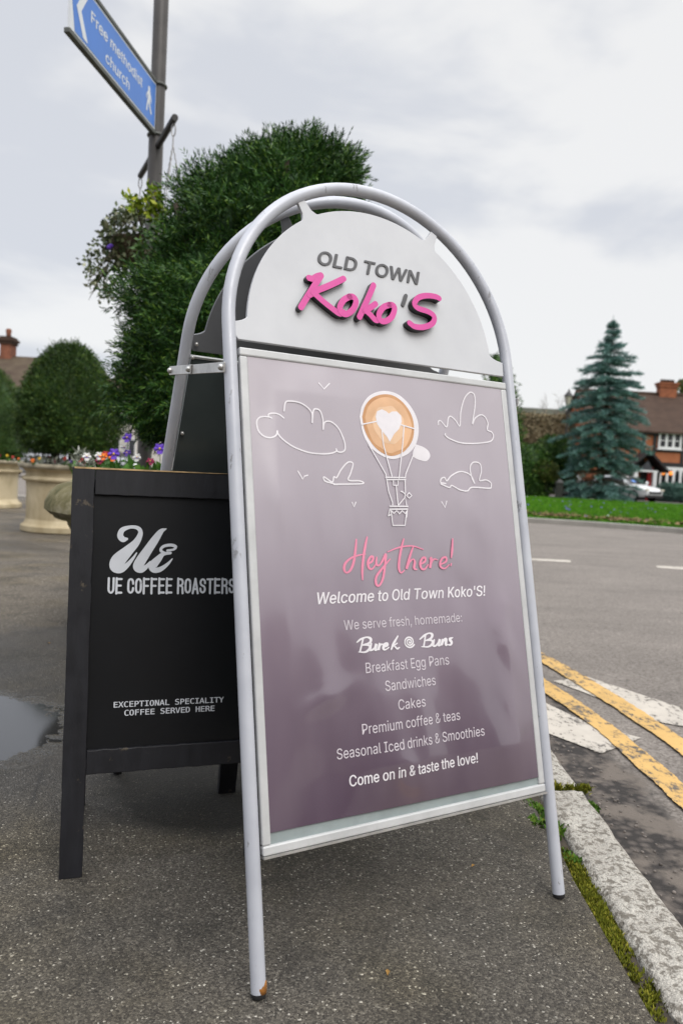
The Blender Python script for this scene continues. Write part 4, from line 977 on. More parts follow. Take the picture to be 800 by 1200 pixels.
for i, (x, y, s, lab) in enumerate([(0.545, 1.955, 1.0, 'small green weed just under the lower right corner of the poster frame'), (0.560, 1.83, 1.45, 'larger bright weed directly behind the right front leg of the silver sign'),
                                    (0.575, 1.70, 0.9, 'low green weed at the kerb, nearest in front of the larger bright weed'), (0.735, 2.075, 0.9, 'small weed at the road end of the mossy joint between two kerb stones')]):
    o = tufts([(x + q.gauss(0, .012) * s, y + q.gauss(0, .015) * s, -0.012 if x < .7 else -0.055, s) for _ in range(9)], M['weed'], 'weed', blade=0.017, per=16, spread=0.011, width=0.0042, seed=20 + i)
    tag(o, lab, 'weed', WG)
# loose grit in the gutter
gm = MB()
for i in range(260):
    x = 0.73 + abs(q.gauss(0, 0.10))
    y = q.uniform(1.3, 3.0)
    r = q.uniform(0.002, 0.0052)
    gm.ball((x, y, ROAD_Z + r * 0.4), r, 4, q.uniform(0.5, 0.9))
o = gm.build('gutter_grit', plain('grit', (0.15, 0.13, 0.115), 0.9, 0, 0.5, 25))
o['kind'] = 'stuff'

lf_ = random.Random(77)
fm = MB()
for (x, y) in [(-0.19, 1.93), (0.12, 1.25), (0.33, 1.62), (-0.62, 1.36), (-0.95, 2.9), (-1.3, 3.4)]:
    a, s_ = lf_.uniform(0, 6.28), lf_.uniform(.004, .009)
    c, d_ = math.cos(a) * s_, math.sin(a) * s_
    fm.add([(x - c, y - d_, .003), (x + d_ * .5, y - c * .5, .006), (x + c, y + d_, .004), (x - d_ * .5, y + c * .5, .007)], [(0, 1, 2, 3)])
o = fm.build('leaf_flecks', plain('dead_leaf', (0.34, 0.19, 0.045), 0.8, 0, 0.5, 12))
o['kind'] = 'stuff'

# ------------------------------------------------------------------ the silver arched pavement sign
SX, SY, PSI, LAM = 0.1991, 1.3471, 0.5286, 0.2298
HALF, TR, SPRING = 0.338, 0.0126, 1.15
cl_, sl_ = math.cos(LAM), math.sin(LAM)
L2, D2, DX2, TW2, RK2, UP2 = 0.3726, 0.9624, 0.0092, -0.0362, -0.0158, 0.0605      # rear hoop: lean, foot distance, shift, twist, racking and extra leg length (it stands a little askew)
c2_, s2_ = math.cos(L2), math.sin(L2)


def FP(a, b, d=0.0):
    return (a, b * sl_ - d * cl_, b * cl_ + d * sl_)


def BP(a, b, d=0.0):
    x = a * math.cos(RK2) - b * math.sin(RK2)
    y = a * math.sin(RK2) + b * math.cos(RK2)
    back = -y * s2_ + d * c2_
    return (DX2 + x * math.cos(TW2) - back * math.sin(TW2), D2 + x * math.sin(TW2) + back * math.cos(TW2), y * c2_ + d * s2_)


sign = thing('pavement_sign', 'large silver arched pavement sign with white dome header, pink letters and mauve poster', 'pavement sign', (SX, SY, 0), PSI)


def hoop(fn, b0=0.0085, spring=SPRING):
    p = [fn(-HALF, b0 + (spring - b0) * i / 10) for i in range(10)]
    p += [fn(-HALF * math.cos(t), spring + HALF * math.sin(t)) for t in np.linspace(0, math.pi, 49)]
    p += [fn(HALF, b0 + (spring - b0) * i / 10) for i in range(9, -1, -1)]
    return p


fr = MB().tube(hoop(FP), TR, 18).build('front_frame', M['silver'], sign, smooth=True, auto=60)
for s_ in (-1, 1):
    MB().tube([FP(s_ * HALF, 0.000), FP(s_ * HALF, 0.004), FP(s_ * HALF, 0.0085)], [TR * 0.82, TR * 1.0, TR * 1.01], 16).build('foot_cap', M['rubber'], fr, smooth=True, auto=50)
MB().tube([FP(-HALF + 0.0006, 0.0086, 0.0004), FP(-HALF + 0.0016, 0.016, 0.0010), FP(-HALF + 0.003, 0.025, -0.0006)], [TR * 0.985, TR * 0.97, TR * 0.90], 14).build('rust_spot', M['rust'], fr, smooth=True)
bf = MB().tube(hoop(BP, 0.0085, SPRING + UP2), TR, 18).build('rear_frame', M['silver'], sign, smooth=True, auto=60)
for s_ in (-1, 1):
    MB().tube([BP(s_ * HALF, 0.012 if s_ > 0 else 0.0), BP(s_ * HALF, 0.026 if s_ > 0 else .012)], TR * 1.02, 16).build('foot_cap', M['rubber'], bf, smooth=True, auto=50)


def arch_outline(w, b0, cb, r, r_end, tabs):
    """header board: straight foot, half-round top, with lugs reaching the hoop"""
    pts = [(-w, b0), (w, b0)]
    N = 240
    for i in range(N + 1):
        t = math.pi * i / N
        deg = math.degrees(t)
        rr = r
        for (d0, hw) in tabs:
            e = abs(deg - d0)
            if e < hw:
                rr = r_end
            elif e < hw + 2.4:
                rr = r_end + (r - r_end) * ((e - hw) / 2.4) ** 0.33
        pts.append((rr * math.cos(t) - 0.008, cb + rr * math.sin(t)))
    return pts


hd = MB()
hd.prism([(-0.322, 1.1185), (0.322, 1.1185)] + arch_outline(0.3, 1.1185, 1.142, 0.2950, 0.331, [(0, 2.0), (60, 1.5), (120, 1.5), (180, 2.0)])[2:], lambda a, b, d: FP(a, b, d), -0.004, 0.004)
header = hd.build('header_board', M['header'], sign, bevel=0.0012)
# OLD TOWN
v2, f2 = text2d('OLD TOWN', -0.143, 0.106, 1.2995, 0.0285, shear=0.24, bold=0.019)
m = MB()
m.add([FP(a, b, 0.0062 + 3e-5 * (4 * i // len(v2))) for i, (a, b) in enumerate(v2)], up_faces(v2, f2))
o = m.build('old_town_lettering', M['grey_letter'], header)
md = o.modifiers.new('t', 'SOLIDIFY')
md.thickness = 0.0016
md.offset = -1


def stroke_prisms(strokes, w, fn, d0, d1, step=0.0004):
    """letters in relief: one closed slab per stroke, each a hair higher than the one before"""
    mb = MB()
    for i, st in enumerate(strokes):
        vs, fs, bnd = ribbon(st, w, 5)
        hi = [fn(p[0], p[1], d1 + i * step) for p in vs]
        lo = [fn(p[0], p[1], d0) for p in vs]
        n = len(vs)
        ar = sum(vs[bnd[j]][0] * vs[bnd[(j + 1) % len(bnd)]][1] - vs[bnd[(j + 1) % len(bnd)]][0] * vs[bnd[j]][1] for j in range(len(bnd)))
        mb.k = 0
        mb.add(hi, up_faces(vs, fs))
        # sides share no vertices with the face so the edge stays crisp
        mb.k = 1
        k = len(bnd)
        sd = [fn(vs[b][0], vs[b][1], d1 + i * step) for b in bnd] + [fn(vs[b][0], vs[b][1], d0) for b in bnd]
        mb.add(sd, [(j, (j + 1) % k, k + (j + 1) % k, k + j) if ar < 0 else (j, k + j, k + (j + 1) % k, (j + 1) % k) for j in range(k)])
    return mb


stroke_prisms(KOKO, 0.0126, FP, 0.0045, 0.0165).build('pink_script_lettering', [M['pink'], M['black_edge']], header)
stroke_prisms(APOS, 0.0085, FP, 0.0045, 0.0075).build('apostrophe', [M['grey_letter'], M['grey_letter']], header)

# poster panel: backing, snap frame, poster
WO, BO, TO = 0.3225, 0.2111, 1.1026
WI, BI, TI = 0.3065, 0.2310, 1.0862
pf = MB()
bar = 0.009
pf.prism([(-WO, BO + 0.004), (WO, BO + 0.004), (WO, BI), (-WO, BI)], FP, -0.004, bar)
pf.prism([(-WO, TI), (WO, TI), (WO, TO), (-WO, TO)], FP, -0.004, bar)
pf.prism([(-WO, BI), (-WI, BI), (-WI, TI), (-WO, TI)], FP, -0.004, bar - 0.0008)
pf.prism([(WI, BI), (WO, BI), (WO, TI), (WI, TI)], FP, -0.004, bar - 0.0008)
panel = pf.build('poster_frame', M['snap'], sign, bevel=0.003)
MB().prism([(-WO, BO), (WO, BO), (WO, BO + 0.0035), (-WO, BO + 0.0035)], FP, -0.002, 0.012).build('lower_lip', M['zinc'], panel)
MB().prism([(-WI - 0.002, BI - 0.002), (WI + 0.002, BI - 0.002), (WI + 0.002, TI + 0.002), (-WI - 0.002, TI + 0.002)], FP, -0.003, 0.0035).build('backing_sheet', M['poster_gap'], panel)


def wr(a, b):
    """how far the slack poster stands off its backing"""
    ed = min(1.0, (WI - abs(a)) / 0.05, (TI - b) / 0.06)
    ed = max(0.0, ed)
    f = 0.0085 * noise.noise((a * 3.4 + 5, b * 2.3, 0.3)) + 0.0052 * noise.noise((a * 8.5, b * 2.6 + 3, 1.7)) + 0.0018 * noise.noise((a * 17 + b * 5, b * 4.5, 9.7)) + 0.0008 * noise.noise((a * 21, b * 11, 4.0))
    # slanting folds in the lower right and a few upright ones
    for (x0, y0, x1, y1, w, h) in ((0.20, 0.62, 0.30, 0.44, 0.027, 0.0022), (0.10, 0.70, 0.20, 0.58, 0.033, -0.0016), (-0.20, 0.62, -0.16, 0.36, 0.030, 0.0018), (-0.27, 0.95, -0.25, 0.70, 0.033, 0.0016),
                                   (0.16, 0.86, 0.24, 0.72, 0.030, 0.0016), (-0.05, 0.34, 0.02, 0.26, 0.024, 0.0014), (0.24, 0.56, 0.29, 0.66, 0.024, 0.0018), (-0.24, 0.44, -0.12, 0.48, 0.02, 0.0014)):
        dx, dy = x1 - x0, y1 - y0
        L = math.hypot(dx, dy)
        t = ((a - x0) * dx + (b - y0) * dy) / (L * L)
        dist = abs((a - x0) * dy - (b - y0) * dx) / L
        tt = max(0.0, 1 - abs(t - 0.5) * 1.5)
        f += 2.2 * h * math.exp(-(dist / w) ** 2) * tt
    ed *= min(1.0, max(0.0, (b - 0.235) / 0.09))
    return 0.0064 + (0.0030 + max(-0.0050, min(0.008, f))) * ed


nx, ny = 120, 170
pa, pb0, pb1 = 0.3068, 0.2500, 1.0868
vs = [FP(-pa + 2 * pa * i / nx, pb0 + (pb1 - pb0) * j / ny - (0.004 * (1 - j / ny) * (i / nx)), wr(-pa + 2 * pa * i / nx, pb0 + (pb1 - pb0) * j / ny)) for j in range(ny + 1) for i in range(nx + 1)]
w_ = nx + 1
poster = MB().add(vs, [(j * w_ + i, j * w_ + i + 1, (j + 1) * w_ + i + 1, (j + 1) * w_ + i) for j in range(ny) for i in range(nx)]).build('poster', M['poster'], sign, smooth=True)


def ink(a, b, lift=0.0006):
    return FP(a, b, wr(a, b) + lift)


def print_strokes(name, strokes, w, mat, smooth=True, lift=0.0006, label=None, brush=False):
    m = MB()
    z = lift
    for si, st in enumerate(strokes):
        if brush:      # brush lettering swells on the down strokes and thins at the ends
            k = len(st) - 1
            q = []
            for i, p in enumerate(st):
                d = np.array(st[min(i + 1, k)][:2]) - np.array(st[max(i - 1, 0)][:2])
                down = abs(d[1]) / (np.linalg.norm(d) + 1e-9)
                q.append((p[0], p[1], w * (0.55 + 0.65 * down) * (0.6 if i in (0, k) else 1.0)))
            st = q
        vs, fs, bnd = ribbon(st, w, 6, smooth)
        n = (len(vs) - 10) // 2
        rise = [z + 4e-6 * (i % n if i < 2 * n else (0 if i < 2 * n + 5 else n)) for i in range(len(vs))]
        m.add([ink(p[0], p[1], r) for p, r in zip(vs, rise)], up_faces(vs, fs))
        z += 4e-6 * n
    o = m.build(name, mat, poster)
    if label:
        o['label'] = label
    return o


def print_fill(name, outline, mat, lift, smooth=True, rings=5):
    P = [p[:2] for p in smooth_line(list(outline) + [outline[0]], 5)][:-1] if smooth else outline
    c = np.mean(P, axis=0)
    n = len(P)
    vs, fs = [tuple(c)], []
    for k in range(1, rings + 1):
        vs += [tuple(c + (np.array(p) - c) * k / rings) for p in P]
    for i in range(n):
        j = (i + 1) % n
        fs.append((0, 1 + i, 1 + j))
        for k in range(rings - 1):
            fs.append((1 + k * n + i, 1 + (k + 1) * n + i, 1 + (k + 1) * n + j, 1 + k * n + j))
    m = MB().add([ink(p[0], p[1], lift) for p in vs], up_faces(vs, fs))
    return m.build(name, mat, poster)


for st in ([CLOUDS[0]], [CLOUDS[1]], [CLOUDS[2]], [CLOUDS[3]], [CLOUDS[4]]):
    print_strokes('cloud_drawing', st, 0.0030, M['white_ink'])
for st in BIRDS:
    print_strokes('bird_drawing', [st], 0.0026, M['white_ink'], smooth=False)
print_fill('cup_handle_print', HANDLE, M['white_ink'], 0.0004)
print_fill('coffee_cup_print', CUP_OUT, M['white_ink'], 0.0007)
print_fill('coffee_print', CUP_IN, M['coffee'], 0.0010)
_cc = np.mean(CUP_IN, axis=0)
for k_, (sc_, mt_) in enumerate(((0.90, 'crema'), (0.62, 'crema_light'))):
    print_fill('crema_print', [tuple(_cc + (np.array(p) - _cc) * sc_ * (1 + 0.05 * math.sin(3.1 * i_ + k_))) for i_, p in enumerate(CUP_IN)], M[mt_], 0.00125 + 0.0002 * k_)
print_fill('heart_print', HEART, M['white_ink'], 0.0017, smooth=False)
print_strokes('balloon_drawing', ROPES, 0.0026, M['white_ink'], lift=0.0020, smooth=False)
print_strokes('greeting_lettering', HEY, 0.0046, M['pink_ink'], brush=True, label='pink handwritten Hey there!')
for wd in (BUREK[:9], BUREK[9:-1]):
    print_strokes('script_lettering', wd, 0.0052, M['white_ink'], brush=True)

print_strokes('spiral_print', BUREK[-1:], 0.0032, M['white_ink'])


def text_sub(body, x0, x1, y0, cap, mat, shear=0.0, bold=0.0):
    v2, f2 = text2d(body, x0, x1, y0, cap, shear, bold)
    m = MB().add([ink(a, b, 0.0006 + 1.2e-8 * i + 2e-5 * (4 * i // len(v2))) for i, (a, b) in enumerate(v2)], up_faces(v2, f2))
    return m.build('printed_lettering', mat, poster)


text_sub("Welcome to Old Town Koko'S!", -0.192, 0.209, 0.6275, 0.0212, M['white_ink'], 0.2, 0.013)
text_sub('We serve fresh, homemade:', -0.140, 0.138, 0.5775, 0.0178, M['soft_ink'])
text_sub('Breakfast Egg Pans', -0.100, 0.095, 0.4955, 0.0190, M['soft_ink'])
text_sub('Sandwiches', -0.061, 0.059, 0.459, 0.0188, M['soft_ink'])
text_sub('Cakes', -0.035, 0.029, 0.4215, 0.0188, M['soft_ink'])
text_sub('Premium coffee & teas', -0.116, 0.111, 0.3865, 0.0186, M['soft_ink'])
text_sub('Seasonal Iced drinks & Smoothies', -0.170, 0.166, 0.3495, 0.0186, M['soft_ink'])
text_sub('Come on in & taste the love!', -0.148, 0.145, 0.2995, 0.0190, M['white_ink'], 0, 0.013)

# rear board and rear header, seen from behind through the gap
def BQ(a, b, d=0.0):
    return BP(a, b + UP2, d)


rp = MB().prism([(-0.3235, BO), (0.3235, BO), (0.3235, TO), (-0.3235, TO)], BQ, -0.006, 0.004).build('rear_board', M['rear_panel'], sign, bevel=0.001)
MB().prism([(-0.3235, TO + 0.0005), (0.3235, TO + 0.0005), (0.3235, TO + 0.005), (-0.3235, TO + 0.005)], BQ, -0.008, 0.006).build('rear_board_edge', M['zinc'], rp)
hd = MB().prism([(-0.322, 1.1185), (0.322, 1.1185)] + arch_outline(0.3, 1.1185, 1.142, 0.2950, 0.331, [(0, 2.0), (60, 1.5), (120, 1.5), (180, 2.0)])[2:], BQ, -0.004, 0.004)
hd.build('rear_header', M['rear_header'], sign, bevel=0.0012)
for (a, b) in ((-0.318, 1.135), (-0.322, 1.105), (-0.318, 1.083), (-0.317, 0.93), (-0.317, 0.55), (0.318, 1.135), (0.317, 0.93)):
    MB().ball(BQ(a, b, -0.009), 0.0045, 8).build('screw', M['zinc'], bf, smooth=True)
# hinge straps that tie the two hoops together
for s_ in (-1, 1):
    A = Vector(FP(s_ * (HALF + TR + 0.003), 1.062))
    B = Vector(BP(s_ * (HALF + TR + 0.003), 1.13))
    B.x += s_ * 0.001
    B.y += 0.012
    d = (B - A).normalized()
    mid = A.lerp(B, 0.58)
    up = Vector((0, -d.z, d.y)).normalized() * 0.0095
    th = Vector((s_ * 0.0015, 0, 0))

    def plate(p, q_, off):
        t_ = d * 0.010
        o_ = Vector((s_ * off, 0, 0))
        vs = []
        for e in (-1, 1):
            for pt in (p - t_ - up, q_ + t_ - up, q_ + t_ + up, p - t_ + up):
                vs.append(pt + o_ + th * e)
        return vs, [(0, 1, 2, 3), (7, 6, 5, 4), (0, 4, 5, 1), (1, 5, 6, 2), (2, 6, 7, 3), (3, 7, 4, 0)]
    hs = MB()
    hs.add(*plate(A, mid, 0.0))
    hs.add(*plate(mid, B, 0.0034))
    strap = hs.build('hinge_strap', M['zinc'], sign, bevel=0.001)
    for p, off in ((A, 0.003), (mid, 0.006), (B, 0.006)):
        MB().ball((p.x + s_ * off, p.y, p.z), 0.0062, 8).build('rivet', M['zinc'], strap, smooth=True)

# ------------------------------------------------------------------ the black timber A-board
BX, BY, BPSI, BLAM = -0.534, 1.485, 0.3265, 0.13
cb_, sb_ = math.cos(BLAM), math.sin(BLAM)
BH, BWID, PW, RL = 0.8445, 0.428, 0.0455, 0.057
RLAM = math.atan2(0.20, 0.834)


def WP(a, b, d=0.0):
    return (a, b * sb_ - d * cb_, b * cb_ + d * sb_)


def RP(a, b, d=0.0):
    return (a, BH * sb_ + 0.0245 + 0.20 - b * math.sin(RLAM) + d * math.cos(RLAM), b * math.cos(RLAM) + d * math.sin(RLAM))


aboard = thing('a_board', 'black timber A-board with white coffee roaster lettering, half behind the silver sign', 'A-board', (BX, BY, 0), BPSI)


def worn_bar(a0, b0, a1, b1, d0, d1, fn, vert=True, seed=0, n=40):
    """a plank with slightly nibbled long edges"""
    vs, fs = [], []
    for i in range(n + 1):
        t = i / n
        for (sa, sd) in ((0, 0), (1, 0), (1, 1), (0, 1)):
            j = 0.0016 * noise.noise((t * 19, seed * 3.3, sa * 7 + sd * 11)) + 0.0022 * min(0, noise.noise((t * 47, seed, sa * 5)) + 0.25)
            if vert:
                a, b = (a0, a1)[sa] + (-j if sa == 0 else j), b0 + (b1 - b0) * t
            else:
                a, b = a0 + (a1 - a0) * t, (b0, b1)[sa] + (-j if sa == 0 else j)
            vs.append(fn(a, b, (d0, d1)[sd]))
    for i in range(n):
        for k in range(4):
            k2 = (k + 1) % 4
            f = (4 * i + k, 4 * i + k2, 4 * (i + 1) + k2, 4 * (i + 1) + k)
            fs.append(f if vert else f[::-1])
    fs += [(3, 2, 1, 0), (4 * n, 4 * n + 1, 4 * n + 2, 4 * n + 3)]
    mb = MB().add(vs, fs)
    return mb


def fix(o):
    bm = bmesh.new()
    bm.from_mesh(o.data)
    bmesh.ops.recalc_face_normals(bm, faces=bm.faces)
    bm.to_mesh(o.data)
    bm.free()
    return o


for i, a0 in enumerate((0.0, BWID - PW)):
    fix(worn_bar(a0, 0.0, a0 + PW, BH, -0.022, 0.0, WP, True, i + 1, 70).build('post', M['timber'], aboard, bevel=0.0015))
tr_ = fix(worn_bar(PW + 0.0008, BH - RL, BWID - PW - 0.0008, BH, -0.022, -0.0012, WP, False, 4).build('top_rail', M['timber'], aboard, bevel=0.0015))
MB().prism([(0.004, BH - 0.0030), (0.16, BH - 0.0022), (0.30, BH - 0.0006), (0.34, BH + 0.0010), (0.004, BH + 0.0010)], WP, -0.0185, 0.0004).build('bare_edge', M['raw_wood'], tr_)
fix(worn_bar(PW + 0.0008, 0.2055, BWID - PW - 0.0008, 0.2545, -0.022, -0.0012, WP, False, 5).build('bottom_rail', M['timber'], aboard, bevel=0.0015))
bpan = MB().prism([(PW - 0.004, 0.250), (BWID - PW + 0.004, 0.250), (BWID - PW + 0.004, BH - RL + 0.006), (PW - 0.004, BH - RL + 0.006)], WP, -0.016, -0.010).build('panel', M['board'], aboard)
rear = MB()
for a0 in (0.004, BWID - PW - 0.004):
    rear = worn_bar(a0, 0.0, a0 + PW, BH - 0.01, 0.0, 0.022, RP, True, 9, 40)
    fix(rear.build('rear_post', M['timber'], aboard, bevel=0.0015))
fix(worn_bar(PW + 0.006, 0.19, BWID - PW - 0.006, 0.245, 0.001, 0.020, RP, False, 11).build('rear_rail', M['timber'], aboard))
MB().prism([(0.03, 0.24), (BWID - 0.03, 0.24), (BWID - 0.03, BH - 0.16), (0.03, BH - 0.16)], RP, 0.002, 0.006).build('rear_panel', M['board'], aboard)
PD = -0.0094


def vinyl(name, vs2, fs, rise=None):
    m = MB().add([WP(p[0], p[1], PD + (rise[i] if rise else 0)) for i, p in enumerate(vs2)], up_faces(vs2, fs))
    return m.build(name, M['board_ink'], bpan)


lm = MB()
z = 0.0
for st in UE:
    vs, fs, bnd = ribbon(st, 0.01, 8)
    n = (len(vs) - 10) // 2
    rise = [z + 4e-6 * (i % n if i < 2 * n else (0 if i < 2 * n + 5 else n)) for i in range(len(vs))]
    z += 4e-6 * n + 1e-5
    lm.add([WP(p[0], p[1], PD + r) for p, r in zip(vs, rise)], up_faces(vs, fs))
lm.build('script_logo', M['board_ink'], bpan)


# condensed capitals, drawn stroke by stroke in a 1 x 1 box
def arc(cx, cy, rx, ry, a0, a1, n=6):
    return [(cx + rx * math.cos(R(a0 + (a1 - a0) * i / n)), cy + ry * math.sin(R(a0 + (a1 - a0) * i / n))) for i in range(n + 1)]


GL = {
    'U': [[(0, 1.06)] + [(0, 0.28)] + arc(.5, .28, .5, .28, 180, 360) + [(1, 1.06)]],
    'E': [[(0, -.06), (0, 1.06)], [(0, 0), (1.0, 0)], [(0, .52), (.85, .52)], [(0, 1), (1.0, 1)]],
    'F': [[(0, -.06), (0, 1.06)], [(0, .50), (.85, .50)], [(0, 1), (1.0, 1)]],
    'C': [[(1, .66), (1, .72)] + arc(.5, .72, .5, .28, 0, 180) + arc(.5, .28, .5, .28, 180, 360) + [(1, .34)]],
    'O': [arc(.5, .72, .5, .28, 0, 180) + arc(.5, .28, .5, .28, 180, 360) + [(1, .74)]],
    'R': [[(0, -.06), (0, 1.06)], [(0, 1), (.5, 1)] + arc(.55, .76, .45, .24, 90, -90) + [(0, .52)], [(.5, .52), (.95, .40), (1, -.06)]],
    'A': [[(-.05, -.06), (.5, 1.04)], [(.5, 1.04), (1.05, -.06)], [(.2, .26), (.8, .26)]],
    'S': [[(1, .70)] + arc(.5, .74, .5, .26, 0, 180) + [(.15, .58), (.85, .44)] + arc(.5, .26, .5, .26, 0, -180) + [(0, .30)]],
    'T': [[(.5, -.06), (.5, 1)], [(-.1, 1), (1.1, 1)]],
}
gm = MB()
z = 0.0
x = 0.0
runs = []
for ch in 'UE COFFEE ROASTERS':
    if ch == ' ':
        x += 0.80
        continue
    w = 1.0
    runs.append((ch, x))
    x += w + 0.62
tot = x - 0.62
x0, x1, b0, hgt = 0.0800, 0.3485, 0.5800, 0.0290
sx_ = (x1 - x0) / tot
for ch, xx in runs:
    for st in GL[ch]:
        pts = [(x0 + (xx + p[0]) * sx_, b0 + p[1] * hgt) for p in st]
        vs, fs, bnd = ribbon(pts, 0.0045, 1, smooth=False)
        gm.add([WP(p[0], p[1], PD + z) for p in vs], up_faces(vs, fs))
        z += 6e-6
gm.build('condensed_lettering', M['board_ink'], bpan)


def mono_line(body, xc0, xc1, y0, cap):
    v2, f2 = text2d(body, xc0, xc1, y0, cap, 0, 0.016, MONO)
    return MB().add([WP(a, b, PD + 2e-5 * (4 * i // len(v2))) for i, (a, b) in enumerate(v2)], up_faces(v2, f2)).build('typewriter_lettering', M['board_ink'], bpan)


mono_line('EXCEPTIONAL SPECIALITY', 0.098, 0.3305, 0.3385, 0.0115)
mono_line('COFFEE SERVED HERE', 0.120, 0.3105, 0.3205, 0.0115)

# ------------------------------------------------------------------ foliage helpers


def unit(v):
    return v / (np.linalg.norm(v, axis=1, keepdims=True) + 1e-9)


def kites(P, D, L, W, rg):
    """one leaf-shaped quad per point: base P, direction D, length L, width W"""
    n = len(P)
    rnd = unit(rg.normal(size=(n, 3)))
    S = unit(np.cross(D, rnd))
    L = np.broadcast_to(L, (n,))[:, None]
    W = np.broadcast_to(W, (n,))[:, None]
    mid = P + D * L * 0.5
    V = np.stack([P, mid + S * W / 2, P + D * L, mid - S * W / 2], 1).reshape(-1, 3)
    return V, np.arange(4 * n).reshape(-1, 4)


def sprigs(P, D, rg, m=12, stem=0.09, nl=0.026, nw=0.0055):
    """flat conifer sprays: needles left and right of a stem"""
    n = len(P)
    rnd = unit(rg.normal(size=(n, 3)))
    S = unit(np.cross(D, rnd))
    L = stem * rg.uniform(0.6, 1.25, n)[:, None]
    PP, DD = [], []
    for j in range(m):
        t = (j + 0.5) / m
        side = 1 if j % 2 else -1
        PP.append(P + D * L * t)
        DD.append(unit(D * (0.55 + 0.5 * t) + S * side * (1.0 - 0.55 * t) + rg.normal(size=(n, 3)) * 0.12))
    PP = np.concatenate(PP)
    DD = np.concatenate(DD)
    return kites(PP, DD, nl * rg.uniform(0.8, 1.2, len(PP)), nw, rg)


def lump(p, s, seed):
    return noise.noise((p[0] * s + seed * 13.1, p[1] * s + seed * 5.7, p[2] * s))


def crown_points(slices, n, rg, seed, shell=0.25, rough=0.16, ls=2.6):
    """points through the outer shell of a crown given as (centre, radius) slices from top to bottom"""
    zs = np.array([c.z for c, r in slices])
    o = np.argsort(zs)
    zs = zs[o]
    cx = np.array([c.x for c, r in slices])[o]
    cy = np.array([c.y for c, r in slices])[o]
    rr = np.array([r for c, r in slices])[o]
    zz = np.linspace(zs[0], zs[-1], 400)
    r_ = np.interp(zz, zs, rr)
    slope = np.abs(np.gradient(r_, zz))
    w = r_ * np.sqrt(1 + np.minimum(slope, 4) ** 2) + 0.05
    cdf = np.cumsum(w)
    cdf /= cdf[-1]
    z = np.interp(rg.random(n), cdf, zz)
    R_ = np.interp(z, zs, rr)
    th = rg.random(n) * 2 * np.pi
    dep = 1 - shell * rg.random(n) ** 1.6
    X0, Y0 = np.interp(z, zs, cx), np.interp(z, zs, cy)
    k = np.array([1 + rough * lump((math.cos(t) * 1.0, math.sin(t) * 1.0, q * 1.4), ls, seed) * 1.6 + rough * 0.5 * lump((math.cos(t), math.sin(t), q * 1.4), ls * 3, seed + 4) for t, q in zip(th, z / max(0.3, rr.max()))])
    r = R_ * dep * k
    P = np.stack([X0 + r * np.cos(th), Y0 + r * np.sin(th), z], 1)
    sl = np.interp(z, zz, -np.gradient(r_, zz))
    N = unit(np.stack([np.cos(th), np.sin(th), np.clip(sl, -1.5, 2.5)], 1))
    return P, N


def crown_core(slices, mat, parent, f=0.74, name='inner_crown'):
    m = MB()
    n = 18
    vs, fs = [], []
    for (c, r) in slices:
        for k in range(n):
            t = 2 * math.pi * k / n
            q = r * f * (1 + 0.18 * noise.noise((math.cos(t) * 2, math.sin(t) * 2, c.z * 3)))
            vs.append((c.x + q * math.cos(t), c.y + q * math.sin(t), c.z))
    for i in range(len(slices) - 1):
        for k in range(n):
            k2 = (k + 1) % n
            fs.append((i * n + k2, i * n + k, (i + 1) * n + k, (i + 1) * n + k2))
    fs.append(tuple(range(n)))
    fs.append(tuple((len(slices) - 1) * n + k for k in range(n - 1, -1, -1)))
    m.add(vs, fs)
    o = m.build(name, mat, parent)
    return o


def rel(slices, base):
    return [(c - Vector(base), r) for c, r in slices]


def px_slices(rows, Y):
    """(y, left, right) rows of an outline at distance Y -> centres and radii"""
    out = []
    for (y, a, b) in rows:
        c = at((a + b) / 2, y, Y)
        out.append((c, (b - a) / 2 * Y / F_PX))
    return out


def trunk(base, top, r0, r1, mat, parent, name='trunk', seed=0, n=8):
    b, t = Vector(base), Vector(top)
    p = [b.lerp(t, i / n) + Vector((noise.noise((i * .5, seed, 0)), noise.noise((i * .5, seed, 5)), 0)) * r0 * 0.6 for i in range(n + 1)]
    return MB().tube(p, [r0 + (r1 - r0) * i / n for i in range(n + 1)], 10).build(name, mat, parent, smooth=True)


# ------------------------------------------------------------------ stone planters and what grows in them


